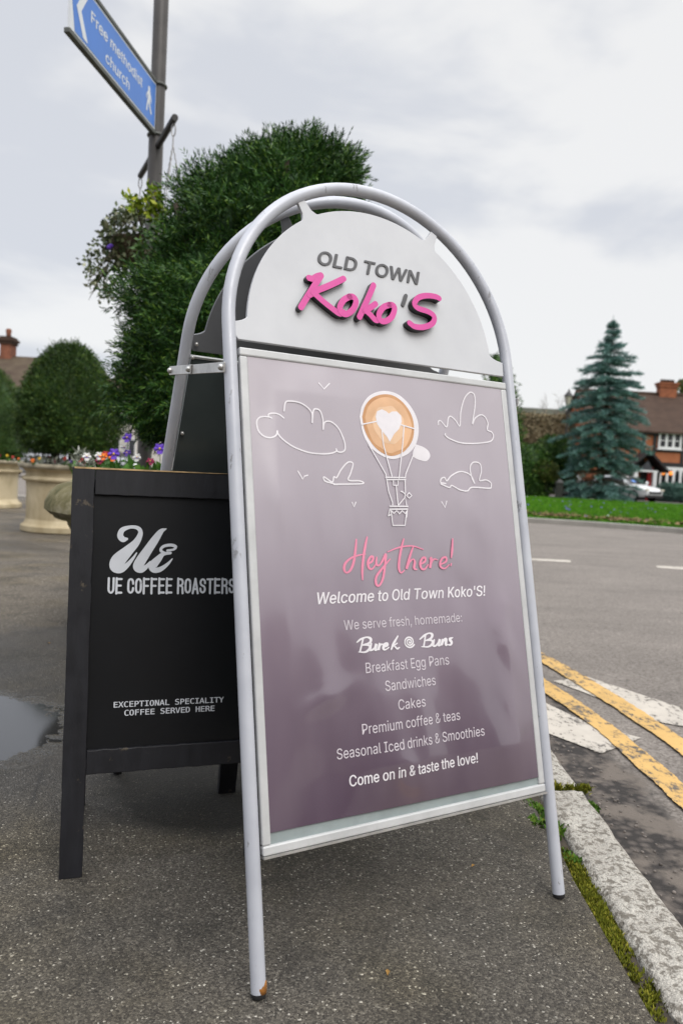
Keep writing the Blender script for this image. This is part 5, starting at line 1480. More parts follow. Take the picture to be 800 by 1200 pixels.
def planter(name, label, c, rad, ht, mat, group=None, near=False):
    t = thing(name, label, 'planter', c, 0, group)
    R_, H = rad, ht
    if near:      # wide bowl with a swelling mossy rim
        prof = [(0.62, 0), (0.66, .02), (0.66, .06), (0.60, .09), (0.56, .14), (0.66, .26), (0.80, .40), (0.875, .52), (0.885, .555), (0.95, .56), (0.955, .575)]
        prof = [(r * R_ / 1.0, z * H / 0.73) for r, z in prof]
        MB().lathe(prof, 64).build('bowl', mat, t, smooth=True, auto=40)
        rim = [(0.90, .572), (0.972, .578), (1.0, .60), (0.998, .635), (0.975, .68), (0.935, .715), (0.885, .73), (0.84, .728), (0.82, .71), (0.82, .60)]
        MB().lathe([(r * R_, z * H / 0.73) for r, z in rim], 64).build('rim', mat, t, smooth=True, auto=50)
        zs = 0.70 * H / 0.73
    else:
        prof = [(0.88, 0), (0.92, .01), (0.92, .065), (0.87, .085), (0.85, .10), (0.815, .14), (0.82, .45), (0.835, .555), (0.905, .57), (0.915, .585), (0.905, .605), (0.835, .62), (0.84, .66), (0.92, .70)]
        MB().lathe([(r * R_, z * H / 0.75) for r, z in prof], 48).build('bowl', mat, t, smooth=True, auto=25)
        rim = [(0.90, .695), (0.965, .70), (0.995, .715), (1.0, .735), (0.99, .75), (0.90, .752), (0.88, .74), (0.88, .70)]
        MB().lathe([(r * R_, z * H / 0.75) for r, z in rim], 48).build('rim', M['rim_lichen'], t, smooth=True, auto=50)
        zs = 0.72 * H / 0.75
    MB().lathe([(R_ * 0.885 if not near else R_ * 0.83, zs - 0.02), (R_ * 0.6, zs), (0.02, zs + 0.02)], 32).build('soil', M['soil'], t)
    return t, zs


NPC = Vector((-0.62, 4.02, 0))
NPR = 0.90
planter('stone_planter', 'wide mossy stone planter bowl right behind the black A-board', NPC, NPR, 0.73, M['mossy'], near=True)
c2 = at(80, 545, 8.65)
planter('stone_planter', 'pale stone planter just left of the black A-board, holding the dome-shaped topiary', (c2.x, c2.y, 0), 0.53, 0.755, M['stone'], 'pale stone planters')
c3 = at(-22, 545, 11.8)
planter('stone_planter', 'pale stone planter cut off by the left edge of the picture, farthest of the planters', (c3.x, c3.y, 0), 0.66, 0.74, M['stone'], 'pale stone planters')

rg = np.random.default_rng(11)
# the big yew
yew = thing('yew_tree', 'big dark green yew behind the silver sign and the black A-board', 'tree', (-0.55, 4.02, 0.70))
yb = Vector((-0.55, 4.02, 0.70))
ys = px_slices([(188, 338, 388), (195, 304, 402), (207, 274, 406), (224, 250, 408), (246, 232, 412), (276, 214, 420), (308, 196, 430), (350, 178, 438), (395, 164, 440), (440, 155, 440), (478, 154, 434), (500, 166, 418), (516, 194, 388)], 4.0)
ys = rel(ys, yb)
P, N = crown_points(ys, 13000, rg, 2, 0.24, 0.20, 2.6)
D = unit(N * 0.9 + np.array([0, 0, 0.25]) + rg.normal(size=P.shape) * 0.6)
V, F = sprigs(P, D, rg, 18, 0.115, 0.029, 0.0064)
np_mesh('crown', V, F, M['yew'], yew)
crown_core(ys, M['yew'], yew, 0.86)
# long stray shoots that break the outline
P, N = crown_points(ys, 420, rg, 2, 0.06, 0.20, 2.6)
D = unit(N * 0.9 + np.array([0, 0, 0.45]) + rg.normal(size=P.shape) * 0.5)
V, F = sprigs(P, D, rg, 18, 0.105, 0.029, 0.0062)
np_mesh('stray_shoots', V, F, M['yew'], yew)
trunk((0, 0, -0.1), (0, 0, 1.0), 0.09, 0.05, M['bark'], yew)
for k in range(5):
    a = k * 1.3
    trunk((0, 0, 0.05 + 0.1 * k), (0.45 * math.cos(a), 0.45 * math.sin(a), 0.8 + 0.2 * k), 0.035, 0.012, M['bark'], yew, 'limb', k)
# fresh golden shoots on its left shoulder
gp = []
for (x, y) in [(152, 232), (160, 238), (155, 246), (168, 242), (176, 236), (184, 230), (181, 246), (190, 243), (195, 250), (172, 252), (186, 256), (178, 224)]:
    c = at(x, y, 3.92)
    gp += [np.array(c - yb) + rg.normal(size=3) * 0.014 for _ in range(20)]
gp = np.array(gp)
V, F = kites(gp, unit(rg.normal(size=gp.shape) + np.array([0, 0, .7])), 0.036 * rg.uniform(.7, 1.3, len(gp)), 0.021, rg)
o = np_mesh('golden_shoots', V, F, M['gold_leaf'], yew)
o['label'] = 'yellow-green fresh leaves on the left shoulder'
st = MB()
for (x, y) in [(160, 238), (184, 234), (192, 246)]:
    st.tube([at(x + 8, y + 40, 3.98) - yb, at(x, y, 3.92) - yb], [0.006, 0.003], 6)
st.build('shoot_stems', M['bark'], yew)


def topiary(label, rows, Y, n, seed, zb):
    sl = px_slices(rows, Y)
    b = Vector((sl[-1][0].x, sl[-1][0].y, zb))
    t = thing('topiary', label, 'topiary', b, 0, 'clipped topiaries in the pale planters')
    sl = rel(sl, b)
    g = np.random.default_rng(seed)
    P, N = crown_points(sl, n, g, seed, 0.14, 0.085, 3.2)
    D = unit(N + np.array([0, 0, .35]) + g.normal(size=P.shape) * 0.6)
    V, F = sprigs(P, D, g, 7, 0.075, 0.030, 0.011)
    np_mesh('crown', V, F, M['topiary'], t)
    P, N = crown_points(sl, 240, g, seed, 0.03, 0.085, 3.2)
    V, F = sprigs(P, unit(N * .6 + np.array([0, 0, .7]) + g.normal(size=P.shape) * .3), g, 9, 0.12, 0.030, 0.010)
    np_mesh('stray_shoots', V, F, M['topiary'], t)
    crown_core(sl, M['topiary'], t, 0.84)
    for k, (dx, r) in enumerate(((-.16, .05), (.02, .06), (.19, .045))):
        trunk((dx, 0, -0.05), (dx * 1.3, 0.02, sl[-1][0].z + 0.25), r, r * .8, M['bark'], t, 'trunk', k + seed)
    return t


topiary('dome-shaped clipped topiary in full view left of the big yew', [(407, 76, 90), (412, 66, 100), (421, 56, 108), (434, 47, 116), (450, 38, 123), (467, 32, 129), (484, 28, 134), (500, 27, 135), (513, 30, 133), (523, 38, 128), (529, 50, 118)], 8.65, 7000, 5, 0.70)
topiary('clipped topiary cut off by the left edge of the picture', [(428, -30, -14), (434, -44, -2), (444, -58, 7), (458, -68, 16), (476, -74, 24), (496, -76, 28), (514, -74, 29), (528, -66, 25), (536, -50, 15)], 11.8, 5200, 6, 0.68)

# pansies and other bedding
PCOL = {'pur': ('purple', M['pur'], M['dark']), 'vio': ('deep violet', M['vio'], M['pur']), 'red': ('red', M['red'], M['dark']), 'ora': ('orange-red', M['ora'], M['dark']),
        'yel': ('yellow', M['yel'], M['dark']), 'whi': ('white', M['whi'], M['pur']), 'mag': ('dark magenta', M['mag'], M['dark'])}


def pansy(c, z0, s, kind, label, group, look=(0.1, -1.0, 0.35), leaves=7, seed=0, leafmat=None, hgt=0.12):
    g = random.Random(seed)
    t = thing('pansy', label, 'flower', (c[0], c[1], z0), g.uniform(-.3, .3), group)
    top = Vector((g.uniform(-.01, .01), -0.012, hgt))
    MB().tube([(0, 0, 0), (0.004, -.004, hgt * .6), top - Vector((0, -0.008, 0.004))], 0.0016, 6).build('stem', M['pansy_leaf'], t)
    d = Vector(look).normalized()
    d = (d + Vector((g.uniform(-.3, .3), 0, g.uniform(-.15, .25)))).normalized()
    xa = d.cross(Vector((0, 0, 1))).normalized()
    ya = xa.cross(d).normalized()
    fl = MB()
    for i, (ang, rr, off) in enumerate(((90 - 33, .62, 0.0), (90 + 33, .62, .0006), (180 + 5, .58, .0012), (-5, .58, .0018), (270, .72, .0024))):
        a = R(ang)
        pc = (math.cos(a) * s * 0.48, math.sin(a) * s * 0.48)
        n = 10
        pts = [top + d * (0.002 + off)]
        for k in range(n + 1):
            b = a - R(100) + R(200) * k / n
            rad = s * rr * (0.80 + 0.06 * math.sin(3 * b + i))
            q = (pc[0] + math.cos(b) * rad * .72, pc[1] + math.sin(b) * rad * .72)
            pts.append(top + xa * q[0] + ya * q[1] + d * (off + 0.004 * math.cos(2.2 * (b - a)) * s / 0.03))
        fl.add(pts, [(0, k, k + 1) for k in range(1, n + 1)])
    f = fl.build('flower', PCOL[kind][1], t)
    if s > 0.016:
        bl = MB()
        for ang in (200, 270, 340):
            a = R(ang)
            bl.add([top + d * .0062 + xa * (math.cos(a + e) * rr * s) + ya * (math.sin(a + e) * rr * s) for e, rr in ((-.5, .12), (-.28, .34), (0, .40), (.28, .34), (.5, .12))], [(0, 1, 2, 3, 4)])
        bl.build('blotch', PCOL[kind][2], f)
        MB().ball(top + d * 0.006, s * 0.13, 6).build('flower_centre', M['eye'], f)
    lf = MB()
    for k in range(leaves):
        a = g.uniform(0, 6.28)
        el = g.uniform(0.1, 0.9)
        L = g.uniform(.035, .062) * (hgt / 0.12) ** .5
        o_ = Vector((0, 0, g.uniform(.01, hgt * .55)))
        dr = Vector((math.cos(a) * math.cos(el), math.sin(a) * math.cos(el), math.sin(el)))
        sd = dr.cross(Vector((0, 0, 1))).normalized() * L * .30
        dn = Vector((0, 0, -.12 * L))
        q = [o_, o_ + dr * L * .3 + sd * .8, o_ + dr * L * .65 + sd + dn * .5, o_ + dr * L * 1.1 + dn * 2, o_ + dr * L * .65 - sd + dn * .5, o_ + dr * L * .3 - sd * .8]
        mid = o_ + dr * L * .6 - dn
        lf.add(q + [mid], [(0, 1, 6), (1, 2, 6), (2, 3, 6), (3, 4, 6), (4, 5, 6), (5, 0, 6)])
    lf.build('leaves', leafmat or M['pansy_leaf'], t)
    return t


NG = 'pansies along the front of the mossy planter'
zs = 0.705
spots = [(100, 535, 3.35, 'whi', 'small white pansy at the left end of the bedding behind the A-board corner'), (97, 541, 3.5, 'red', 'small red pansy low beside the corner of the A-board'), (113, 534, 3.42, 'whi', 'white pansy second from the left behind the A-board corner'), (122, 535, 3.36, 'ora', 'left one of two orange-red pansies left of the purple pansy'), (126, 533, 3.5, 'red', 'red pansy tucked between orange-red and purple pansies'), (115, 540, 3.45, 'mag', 'dark magenta pansy half hidden in leaves above the A-board edge'),
         (130, 536, 3.36, 'ora', 'right one of two orange-red pansies, touching the large purple pansy'), (136, 532, 3.28, 'pur', 'large purple pansy with yellow eye left of the middle of the A-board top'), (148, 513, 3.55, 'pur', 'tall purple pansy standing highest above the A-board'), (150, 531, 3.4, 'vio', 'small deep violet pansy below the tall purple one'), (146, 524, 3.62, 'whi', 'white pansy right under the tall purple one'), (187, 526, 3.30, 'pur', 'purple pansy close to the rear tube of the silver sign'), (160, 536, 3.5, 'whi', 'white pansy low among the leaves right of the violet one'),
         (176, 541, 3.4, 'mag', 'dark magenta pansy low beside the rear tube of the silver sign')]
for i, (x, y, Y, kd, lab) in enumerate(spots):
    c = at(x, y, Y)
    pansy((c.x, c.y + 0.012), zs, 0.031 if kd in ('pur',) else 0.023, kd, lab, NG, seed=i, hgt=max(0.05, c.z - zs), leaves=9)
# low leafy bedding that fills the bowl, too dense to count
lp = []
for _ in range(1500):
    a, r = rg.uniform(0, 6.28), NPR * 0.84 * math.sqrt(rg.uniform(0.35, 1))
    lp.append((NPC.x + r * math.cos(a), NPC.y + r * math.sin(a), zs + rg.uniform(0.0, 0.075) + (rg.uniform(0, .085) if a > 3.3 and r > .6 else 0)))
lp = np.array(lp)
V, F = kites(lp, unit(rg.normal(size=lp.shape) * .7 + np.array([0, -.2, .9])), 0.058 * rg.uniform(.6, 1.3, len(lp)), 0.031, rg)
o = np_mesh('bedding_leaves', V, F, M['pansy_leaf'])
o['kind'] = 'stuff'
sp = []
for (x, y, Y) in [(96, 537, 3.55), (100, 541, 3.52), (93, 541, 3.58), (99, 544, 3.5), (105, 543, 3.5)]:
    c = at(x, y, Y)
    sp += [np.array(c) + rg.normal(size=3) * np.array([.02, .02, .018]) for _ in range(45)]
sp = np.array(sp)
V, F = kites(sp, unit(rg.normal(size=sp.shape) + np.array([0, 0, .6])), 0.034, 0.011, rg)
rw = thing('silver_ragwort', 'silvery felted foliage plant at the left end of the mossy planter', 'plant', (float(sp[:, 0].mean()), float(sp[:, 1].mean()), zs))
V = V - np.array(rw.location)
np_mesh('foliage', V, F, M['silver_leaf'], rw)
MB().tube([(0, 0, -.03), (0.004, 0, .10)], .004, 6).build('stem', M['silver_leaf'], rw)
# bedding in the two pale planters
k = 0
FG = 'small bedding flowers round the topiaries'
for (xs, Y, zz, hh, pl) in (((38, 45, 52, 60, 67, 74, 82, 90, 98, 108, 118), 8.15, 0.72, 0.10, 'dome topiary planter'), ((2, 9, 16, 24), 11.2, 0.71, 0.10, 'left edge planter')):
    seq = ['ora', 'yel', 'mag', 'red', 'mag', 'red', 'vio', 'whi', 'red', 'mag', 'red'] if Y < 10 else ['mag', 'yel', 'red', 'ora']
    posw = ['leftmost', 'second from left', 'third from left', 'fourth from left', 'fifth from left', 'sixth from left', 'seventh from left', 'eighth from left', 'ninth from left', 'tenth from left', 'rightmost'] if Y < 10 else ['leftmost', 'second from left', 'third from left', 'rightmost']
    for x, kd, pw in zip(xs, seq, posw):
        jq = random.Random(k * 7 + 1)
        Yj = Y + jq.uniform(-.02, .30)
        c = at(x + jq.uniform(-2.5, 2.5), 536 if Y < 10 else 532, Yj)
        pansy((c.x, c.y), zz, jq.uniform(.020, .030), kd, '%s bedding flower, %s along the front of the %s' % (PCOL[kd][0], pw, pl), FG, seed=50 + k, hgt=hh * jq.uniform(.55, 1.15), leaves=9, leafmat=M['silver_leaf'] if k % 3 == 1 else None)
        k += 1
for (cc, rad, zz, seed) in ((c2, 0.44, 0.72, 1), (c3, 0.56, 0.705, 2)):
    g = np.random.default_rng(seed)
    a, r = g.uniform(0, 6.28, 500), rad * np.sqrt(g.uniform(.4, 1, 500))
    pp = np.stack([cc.x + r * np.cos(a), cc.y + r * np.sin(a), zz + g.uniform(0, .09, 500)], 1)
    V, F = kites(pp, unit(g.normal(size=pp.shape) * .7 + np.array([0, -.2, .9])), 0.06, 0.03, g)
    o = np_mesh('bedding_leaves', V, F, M['silver_leaf'] if seed == 1 else M['pansy_leaf'])
    o['kind'] = 'stuff'

# ------------------------------------------------------------------ signpost, finger sign and hanging baskets
pb = at(181, 220, 5.02)
sp_ = thing('signpost', 'tall grey signpost with a blue finger sign and a crossbar behind the big yew', 'signpost', (pb.x, 5.02, 0))
O = Vector((pb.x, 5.02, 0))
PR = 0.047
MB().tube([(0, 0, 0), (0, 0, 5.4)], PR, 24).build('pole', M['post_grey'], sp_, smooth=True, auto=50)
MB().lathe([(.10, 0), (.10, .02), (.06, .05), (.05, .06)], 20).build('base_collar', M['post_grey'], sp_, smooth=True, auto=40)
bR, bL = Vector((-1.100, 4.57, 2.884)), Vector((-1.560, 5.52, 2.884))
MB().tube([bR - O, bL - O], 0.020, 12).build('crossbar', M['dark_iron'], sp_, smooth=True, auto=50)
td = Vector((-.1275, -.9918, 0)).normalized()
nd = Vector((.9918, -.1275, 0)).normalized()
bl0 = Vector((pb.x, 5.02, 0)) + td * (PR + 0.002) + nd * 0.0


def SB(s, z, d=0.0):
    return bl0 - O + td * s + Vector((0, 0, z)) + nd * d


Z0, Z1, SL = 2.972, 3.262, 1.115
bl = MB().prism([(0, Z0), (SL, Z0), (SL, Z1), (0, Z1)], lambda a, b, d: SB(a, b, d), -0.008, 0.008)
blade = fix(bl.build('sign_blade', M['sign_white'], sp_))
fix(MB().prism([(0.012, Z0 + .014), (SL - .045, Z0 + .014), (SL - .012, (Z0 + Z1) / 2), (SL - .045, Z1 - .014), (0.012, Z1 - .014)], SB, 0.0085, 0.0095).build('blue_field', M['sign_blue'], blade))
for nm, za, zb_ in (('lower_rail', Z0 - .026, Z0 - .0005), ('upper_rail', Z1 + .0005, Z1 + .022)):
    fix(MB().prism([(-0.004, za), (SL + .02, za), (SL + .02, zb_), (-0.004, zb_)], SB, -0.016, 0.016).build(nm, M['rail_grey'], sp_, bevel=0.003))
    MB().tube([(PR * 1.06 * math.cos(t), PR * 1.06 * math.sin(t), (za + zb_) / 2) for t in np.linspace(0, 2 * math.pi, 25)[:-1]], 0.010, 8, closed=True).build('clamp_ring', M['rail_grey'], sp_, smooth=True)
    MB().tube([Vector((0, PR, (za + zb_) / 2)) + Vector((.0, 0, 0)), Vector((0.004, PR + .04, (za + zb_) / 2))], 0.008, 8).build('clamp_bolt', M['rail_grey'], sp_)


def blade_text(body, s0, s1, z, cap):
    v2, f2 = text2d(body, 0, s0 - s1, 0, cap, 0, 0.012)
    m = MB().add([SB(s0 - a, z + b, 0.0105 + 5e-5 * (4 * i // len(v2))) for i, (a, b) in enumerate(v2)], up_faces(v2, f2))
    return m.build('sign_lettering', M['sign_white'], blade)


blade_text('Free methodist', 0.905, 0.225, 3.128, 0.056)
blade_text('church', 0.725, 0.410, 3.022, 0.056)
zc = (Z0 + Z1) / 2
m = MB()
for pts in ([(1.062, zc), (0.985, zc + .118), (0.935, zc + .118), (1.012, zc)], [(1.062, zc), (1.012, zc), (0.935, zc - .118), (0.985, zc - .118)]):
    m.prism(pts, SB, 0.0098, 0.0108)
fix(m.build('arrow_chevron', M['sign_white'], blade))
# walking figure pictogram
m = MB()
hc = (0.118, 3.176)
m.prism([(hc[0] + .015 * math.cos(a), hc[1] + .015 * math.sin(a)) for a in np.linspace(0, 6.283, 13)[:-1]], SB, 0.0098, 0.0106)
for st, w in (([(0.118, 3.153), (0.116, 3.105)], 0.036), ([(0.124, 3.112), (0.138, 3.078), (0.146, 3.040)], 0.019), ([(0.110, 3.112), (0.102, 3.075), (0.078, 3.045)], 0.019), ([(0.132, 3.150), (0.152, 3.128), (0.155, 3.108)], 0.012), ([(0.104, 3.150), (0.088, 3.128), (0.082, 3.110)], 0.012)):
    vs, fs, bnd = ribbon(st, w, 4)
    m.add([SB(p[0], p[1], 0.0112 + 0.0001 * w * 1000 / 10) for p in vs], [f[::-1] for f in up_faces(vs, fs)])
m.build('pedestrian_symbol', M['sign_white'], blade)


def chain_line(mb, a, b, r=0.0035, wig=0.004):
    a, b = Vector(a), Vector(b)
    n = max(6, int((b - a).length / 0.018))
    mb.tube([a.lerp(b, i / n) + Vector((wig if i % 2 else -wig, 0, 0)) * 0.5 for i in range(n + 1)], r, 5)


def basket(label, hook, rimz, rr, leaves, seed, mat, spill):
    t = thing('hanging_basket', label, 'hanging basket', hook, 0, 'hanging baskets on the signpost crossbar')
    g = np.random.default_rng(seed)
    hk = MB()
    hk.tube([(0.012 * math.cos(a), 0, -0.042 + 0.030 * math.sin(a) * 1.2) for a in np.linspace(0, 2 * math.pi, 16)[:-1]], 0.004, 6, closed=True)
    hk.tube([(0, 0, -.078), (0, 0, -.13)], 0.004, 6)
    hk.build('hook', M['chain'], t)
    dz = rimz - hook[2]
    ch = MB()
    for k in range(3):
        a = 0.4 + k * 2.094
        chain_line(ch, (0, 0, -.13), (rr * math.cos(a), rr * math.sin(a), dz))
    ch.build('chains', M['chain'], t)
    MB().lathe([(rr * .25, dz - rr * .95), (rr * .62, dz - rr * .82), (rr * .88, dz - rr * .5), (rr, dz - .03), (rr * 1.02, dz), (rr * .9, dz), (rr * .85, dz - .03)], 24).build('liner', M['coir'], t, smooth=True)
    P = unit(g.normal(size=(leaves, 3)))
    P = P * (g.uniform(.5, 1, (leaves, 1)) ** .5) * np.array([rr * 1.35, rr * 1.35, rr * 1.3]) + np.array([0, 0, dz + .02])
    P = P[P[:, 2] > dz - rr * 1.0]
    for (dx, L, cnt) in spill:
        tt = g.random(cnt)
        q = np.stack([dx + (dx / abs(dx)) * .10 * tt + g.normal(size=cnt) * .03, g.normal(size=cnt) * .06, dz - .02 - L * tt + g.normal(size=cnt) * .02], 1)
        P = np.concatenate([P, q])
    V, F = kites(P, unit(g.normal(size=P.shape) + np.array([0, 0, -.3])), 0.045 * g.uniform(.6, 1.3, len(P)), 0.026, g)
    np_mesh('foliage', V, F, mat, t)
    return t, dz


hl = Vector(bL) + Vector((0.01, -0.03, -0.02))
tb, dzb = basket('straggly hanging basket with pale leaves, hanging left of the big yew', hl, at(158, 283, hl.y).z, 0.19, 1900, 4, M['ivy'], [(-.20, .34, 170), (-.12, .42, 150), (-.26, .22, 110), (.2, .2, 60)])
fl = MB()
for (x, y) in ((128, 290), (130, 288)):
    c = at(x, y, hl.y - 0.2) - hl
    fl.ball(c, 0.018, 6, .7)
fl.build('flower', M['pur'], tb)
twg = MB()
gr = random.Random(5)
for (x0, y0, x1, y1) in [(150, 275, 112, 322), (140, 290, 108, 345), (128, 312, 104, 352), (150, 260, 116, 300), (120, 330, 132, 352), (112, 322, 102, 335)]:
    a, b = at(x0, y0, hl.y - .15) - hl, at(x1, y1, hl.y - .2) - hl
    twg.tube([a, a.lerp(b, .5) + Vector((0, 0, .03)), b], [0.004, 0.003, 0.0015], 5)
twg.build('trailing_stems', M['bark'], tb)
hr = Vector(bR) + Vector((-.012, 0.025, -0.02))
basket('hanging basket mostly behind the yew, on chains from the near crossbar end', hr, at(205, 300, hr.y).z, 0.15, 420, 9, M['bush'], [(-.1, .1, 20)])

# ------------------------------------------------------------------ far trees and bushes


def conifer():
    b = Vector((at(701, 583, 37).x, 37.0, 0.0))
    t = thing('blue_spruce', 'tall blue spruce with drooping layered branches at the back of the lawn', 'tree', b)
    g = np.random.default_rng(21)
    H = 8.75
    lean = Vector((at(718, 378, 37).x - b.x, 0, 0))
    trunk((0, 0, -.1), (lean.x, 0, H - .5), 0.20, 0.02, M['bark'], t, seed=3, n=14)
    prof = [(0, 1.55), (.10, 1.62), (.20, 1.6), (.26, 1.82), (.34, 1.82), (.45, 1.72), (.55, 1.56), (.68, 1.22), (.78, .86), (.87, .42), (.94, .13), (1.0, .02)]
    ph, pr = [p[0] for p in prof], [p[1] for p in prof]
    PP, DD, dead, deadD = [], [], [], []
    br = MB()
    tiers = np.concatenate([np.linspace(.25, 1.0, 4), np.linspace(1.40, H - .25, 23)])
    for z in tiers:
        zz = z / H
        L0 = np.interp(zz, ph, pr)
        nb = int(11 if zz < .5 else 9 if zz < .8 else 7)
        a0 = g.uniform(0, 6.28)
        for k in range(nb):
            a = a0 + 2 * np.pi * k / nb + g.normal(0, .16)
            L = L0 * g.uniform(.72, 1.18)
            if g.random() < 0.07:
                L *= 1.3
            droop = (-.20 + .62 * max(0, zz - .45)) * L
            z0 = z + g.normal(0, .09)
            n = max(5, int(L / .075))
            ca, sa = math.cos(a), math.sin(a)
            tip = np.array([ca * L, sa * L, z0 + droop])
            br.tube([(lean.x * zz, 0, z0 + .08), (lean.x * zz + ca * L * .5, sa * L * .5, z0 + droop * .4 + .08), tip + np.array([lean.x * zz, 0, 0])], [.022, .014, .005], 4)
            for j in range(n):
                u_ = (j + g.uniform(0, 1)) / n
                x = ca * L * u_
                y = sa * L * u_
                zc_ = z0 + droop * u_ ** 1.3 + .12 * math.sin(u_ * 3.1) * (L / 2)
                gapz = 0.95 < z < 1.5
                live = u_ > (.72 if gapz else .24 - .24 * max(0, min(1, (zz - .45) / .3)))
                w = .40 * (1.08 - u_) * min(1.0, L)
                for s_ in range(7 if live else 8 if gapz else 2):
                    q = np.array([x - sa * g.normal(0, w * .55), y + ca * g.normal(0, w * .55), zc_ + g.normal(0, .025)])
                    q[0] += lean.x * zz
                    if gapz and live and g.random() < .45:
                        continue
                    d = np.array([ca * .9 - sa * g.normal(0, .6), sa * .9 + ca * g.normal(0, .6), g.normal(.05, .22)])
                    (PP if live else dead).append(q)
                    (DD if live else deadD).append(d)
    for k in range(7):
        PP.append(np.array([lean.x, 0, H - .55 + .08 * k]))
        DD.append(np.array([g.normal(0, .12), g.normal(0, .12), 1]))
    br.build('branches', M['bark'], t)
    V, F = sprigs(np.array(PP), unit(np.array(DD)), g, 9, 0.22, 0.080, 0.026)
    np_mesh('crown', V, F, M['spruce'], t)
    V, F = sprigs(np.array(dead), unit(np.array(deadD)), g, 5, 0.24, 0.06, 0.012)
    np_mesh('dead_twigs', V, F, M['spruce_dead'], t)
    return t


conifer()


def bush(name, label, cat, rows, Y, n, mat, seed, leaf=0.16, lw=0.09, group=None, shell=.35, rough=.22, core=.7, zb=0.0, trunk_r=0.07):
    sl = px_slices(rows, Y)
    b = Vector((sl[-1][0].x, sl[-1][0].y, zb))
    t = thing(name, label, cat, b, 0, group)
    sl = rel(sl, b)
    g = np.random.default_rng(seed)
    P, N = crown_points(sl, n, g, seed, shell, rough, 2.4)
    D = unit(N * .7 + np.array([0, 0, .2]) + g.normal(size=P.shape) * 0.7)
    V, F = kites(P, D, leaf * g.uniform(.6, 1.3, n), lw, g)
    np_mesh('crown', V, F, mat, t)
    if core:
        crown_core(sl, mat, t, core)
    top = max(c.z for c, r in sl)
    trunk((0, 0, -.1), (0, 0, top * .7), trunk_r, trunk_r * .4, M['bark'], t, seed=seed)
    return t


LB = 'laurel bushes left of the blue spruce'
bush('bush', 'dark rounded laurel bush at the right edge of the silver sign, beyond the lawn', 'bush', [(521, 618, 628), (528, 606, 640), (540, 600, 648), (556, 600, 650), (572, 606, 646), (581, 612, 640)], 38.5, 2600, M['bush'], 31, group=LB)
bush('bush', 'laurel bush with a clipped rounded top directly left of the blue spruce', 'bush', [(511, 640, 656), (517, 632, 668), (530, 630, 674), (548, 634, 676), (562, 640, 672), (572, 648, 668)], 39.5, 2600, M['bush'], 32, group=LB)
bush('bush', 'small yellowish olive bush low in front of the laurels', 'bush', [(539, 630, 640), (545, 624, 650), (556, 622, 654), (564, 628, 650)], 38.0, 900, M['olive_leaf'], 33, zb=0.5)
bush('columnar_tree', 'narrow dark evergreen showing between hoop and header of the silver sign', 'tree', [(416, 578, 585), (422, 572, 592), (436, 569, 598), (460, 568, 606), (490, 568, 611), (530, 569, 612), (566, 572, 609), (582, 578, 604)], 30.0, 4200, M['bush'], 34, leaf=.13, lw=.06)
bush('background_tree', 'dark leafy tree rising behind the brick chimney at the right edge', 'tree', [(446, 800, 830), (452, 793, 845), (460, 790, 850), (468, 792, 846), (480, 810, 830)], 62.0, 1800, M['olive_leaf'], 35, leaf=.3, lw=.2)
bush('teal_shrub', 'blue-green low shrub under the ground floor window of the brick house', 'shrub', [(567, 778, 812), (571, 773, 822), (577, 772, 824), (583, 774, 822), (587, 778, 818)], 43.2, 1800, M['teal'], 36, leaf=.14, lw=.08, shell=.3, rough=.08, core=.85)
# brown hedge with its hard top line
hb = at(636, 580, 50)
hedge = thing('beech_hedge', 'tall brown winter beech hedge behind the laurel bushes', 'hedge', (hb.x, 50, 0))
g = np.random.default_rng(40)
zt = at(636, 487, 50).z
xl, xr = at(596, 520, 50).x - hb.x, at(690, 520, 50).x - hb.x
MB().box(xl, -.6, 0, xr, .6, zt - .25).build('inner_twigs', M['beech'], hedge)
n = 9000
P = np.stack([g.uniform(xl - .1, xr + .1, n), -.6 - np.abs(g.normal(0, .09, n)), zt * g.random(n) ** .8], 1)
P2 = np.stack([g.uniform(xl, xr, 900), g.uniform(-.7, .7, 900), zt - .25 + np.abs(g.normal(0, .12, 900))], 1)
P = np.concatenate([P, P2])
V, F = kites(P, unit(g.normal(size=P.shape) + np.array([0, -.1, .5])), 0.22, 0.12, g)
np_mesh('foliage', V, F, M['beech'], hedge)
# bare tree
bt = thing('bare_tree', 'faint leafless tree above the brown hedge', 'tree', (at(648, 580, 56).x, 56, 0))
m = MB()
gr = random.Random(12)


def limb(p, d, L, r, k):
    q = p + d * L
    m.tube([p, p.lerp(q, .5) + Vector((gr.uniform(-.05, .05) * L, 0, 0)), q], [r, r * .85, r * .65], 5)
    if k == 0:
        return
    for _ in range(3 if k > 1 else 4):
        dd = (d + Vector((gr.gauss(0, .5), gr.gauss(0, .5), gr.uniform(-.05, .4)))).normalized()
        limb(p.lerp(q, gr.uniform(.55, 1)), dd, L * gr.uniform(.5, .75), r * .55, k - 1)


zt_ = at(648, 462, 56).z
limb(Vector((0, 0, 2.2)), Vector((0, 0, 1)), zt_ * .36, .05, 4)
m.build('crown', plain('pale_twigs', (0.22, 0.19, 0.16), 0.9), bt)
trunk((0, 0, 0), (0, 0, 2.3), .12, .07, M['bark'], bt)

# ------------------------------------------------------------------ houses
HB = Vector((at(688, 583, 45).x, 45.0, 0.0))


def hx(x, y=540, Y=45.0):
    return at(x, y, Y).x - HB.x


def hz(y, x=760, Y=45.0):
    return at(x, y, Y).z


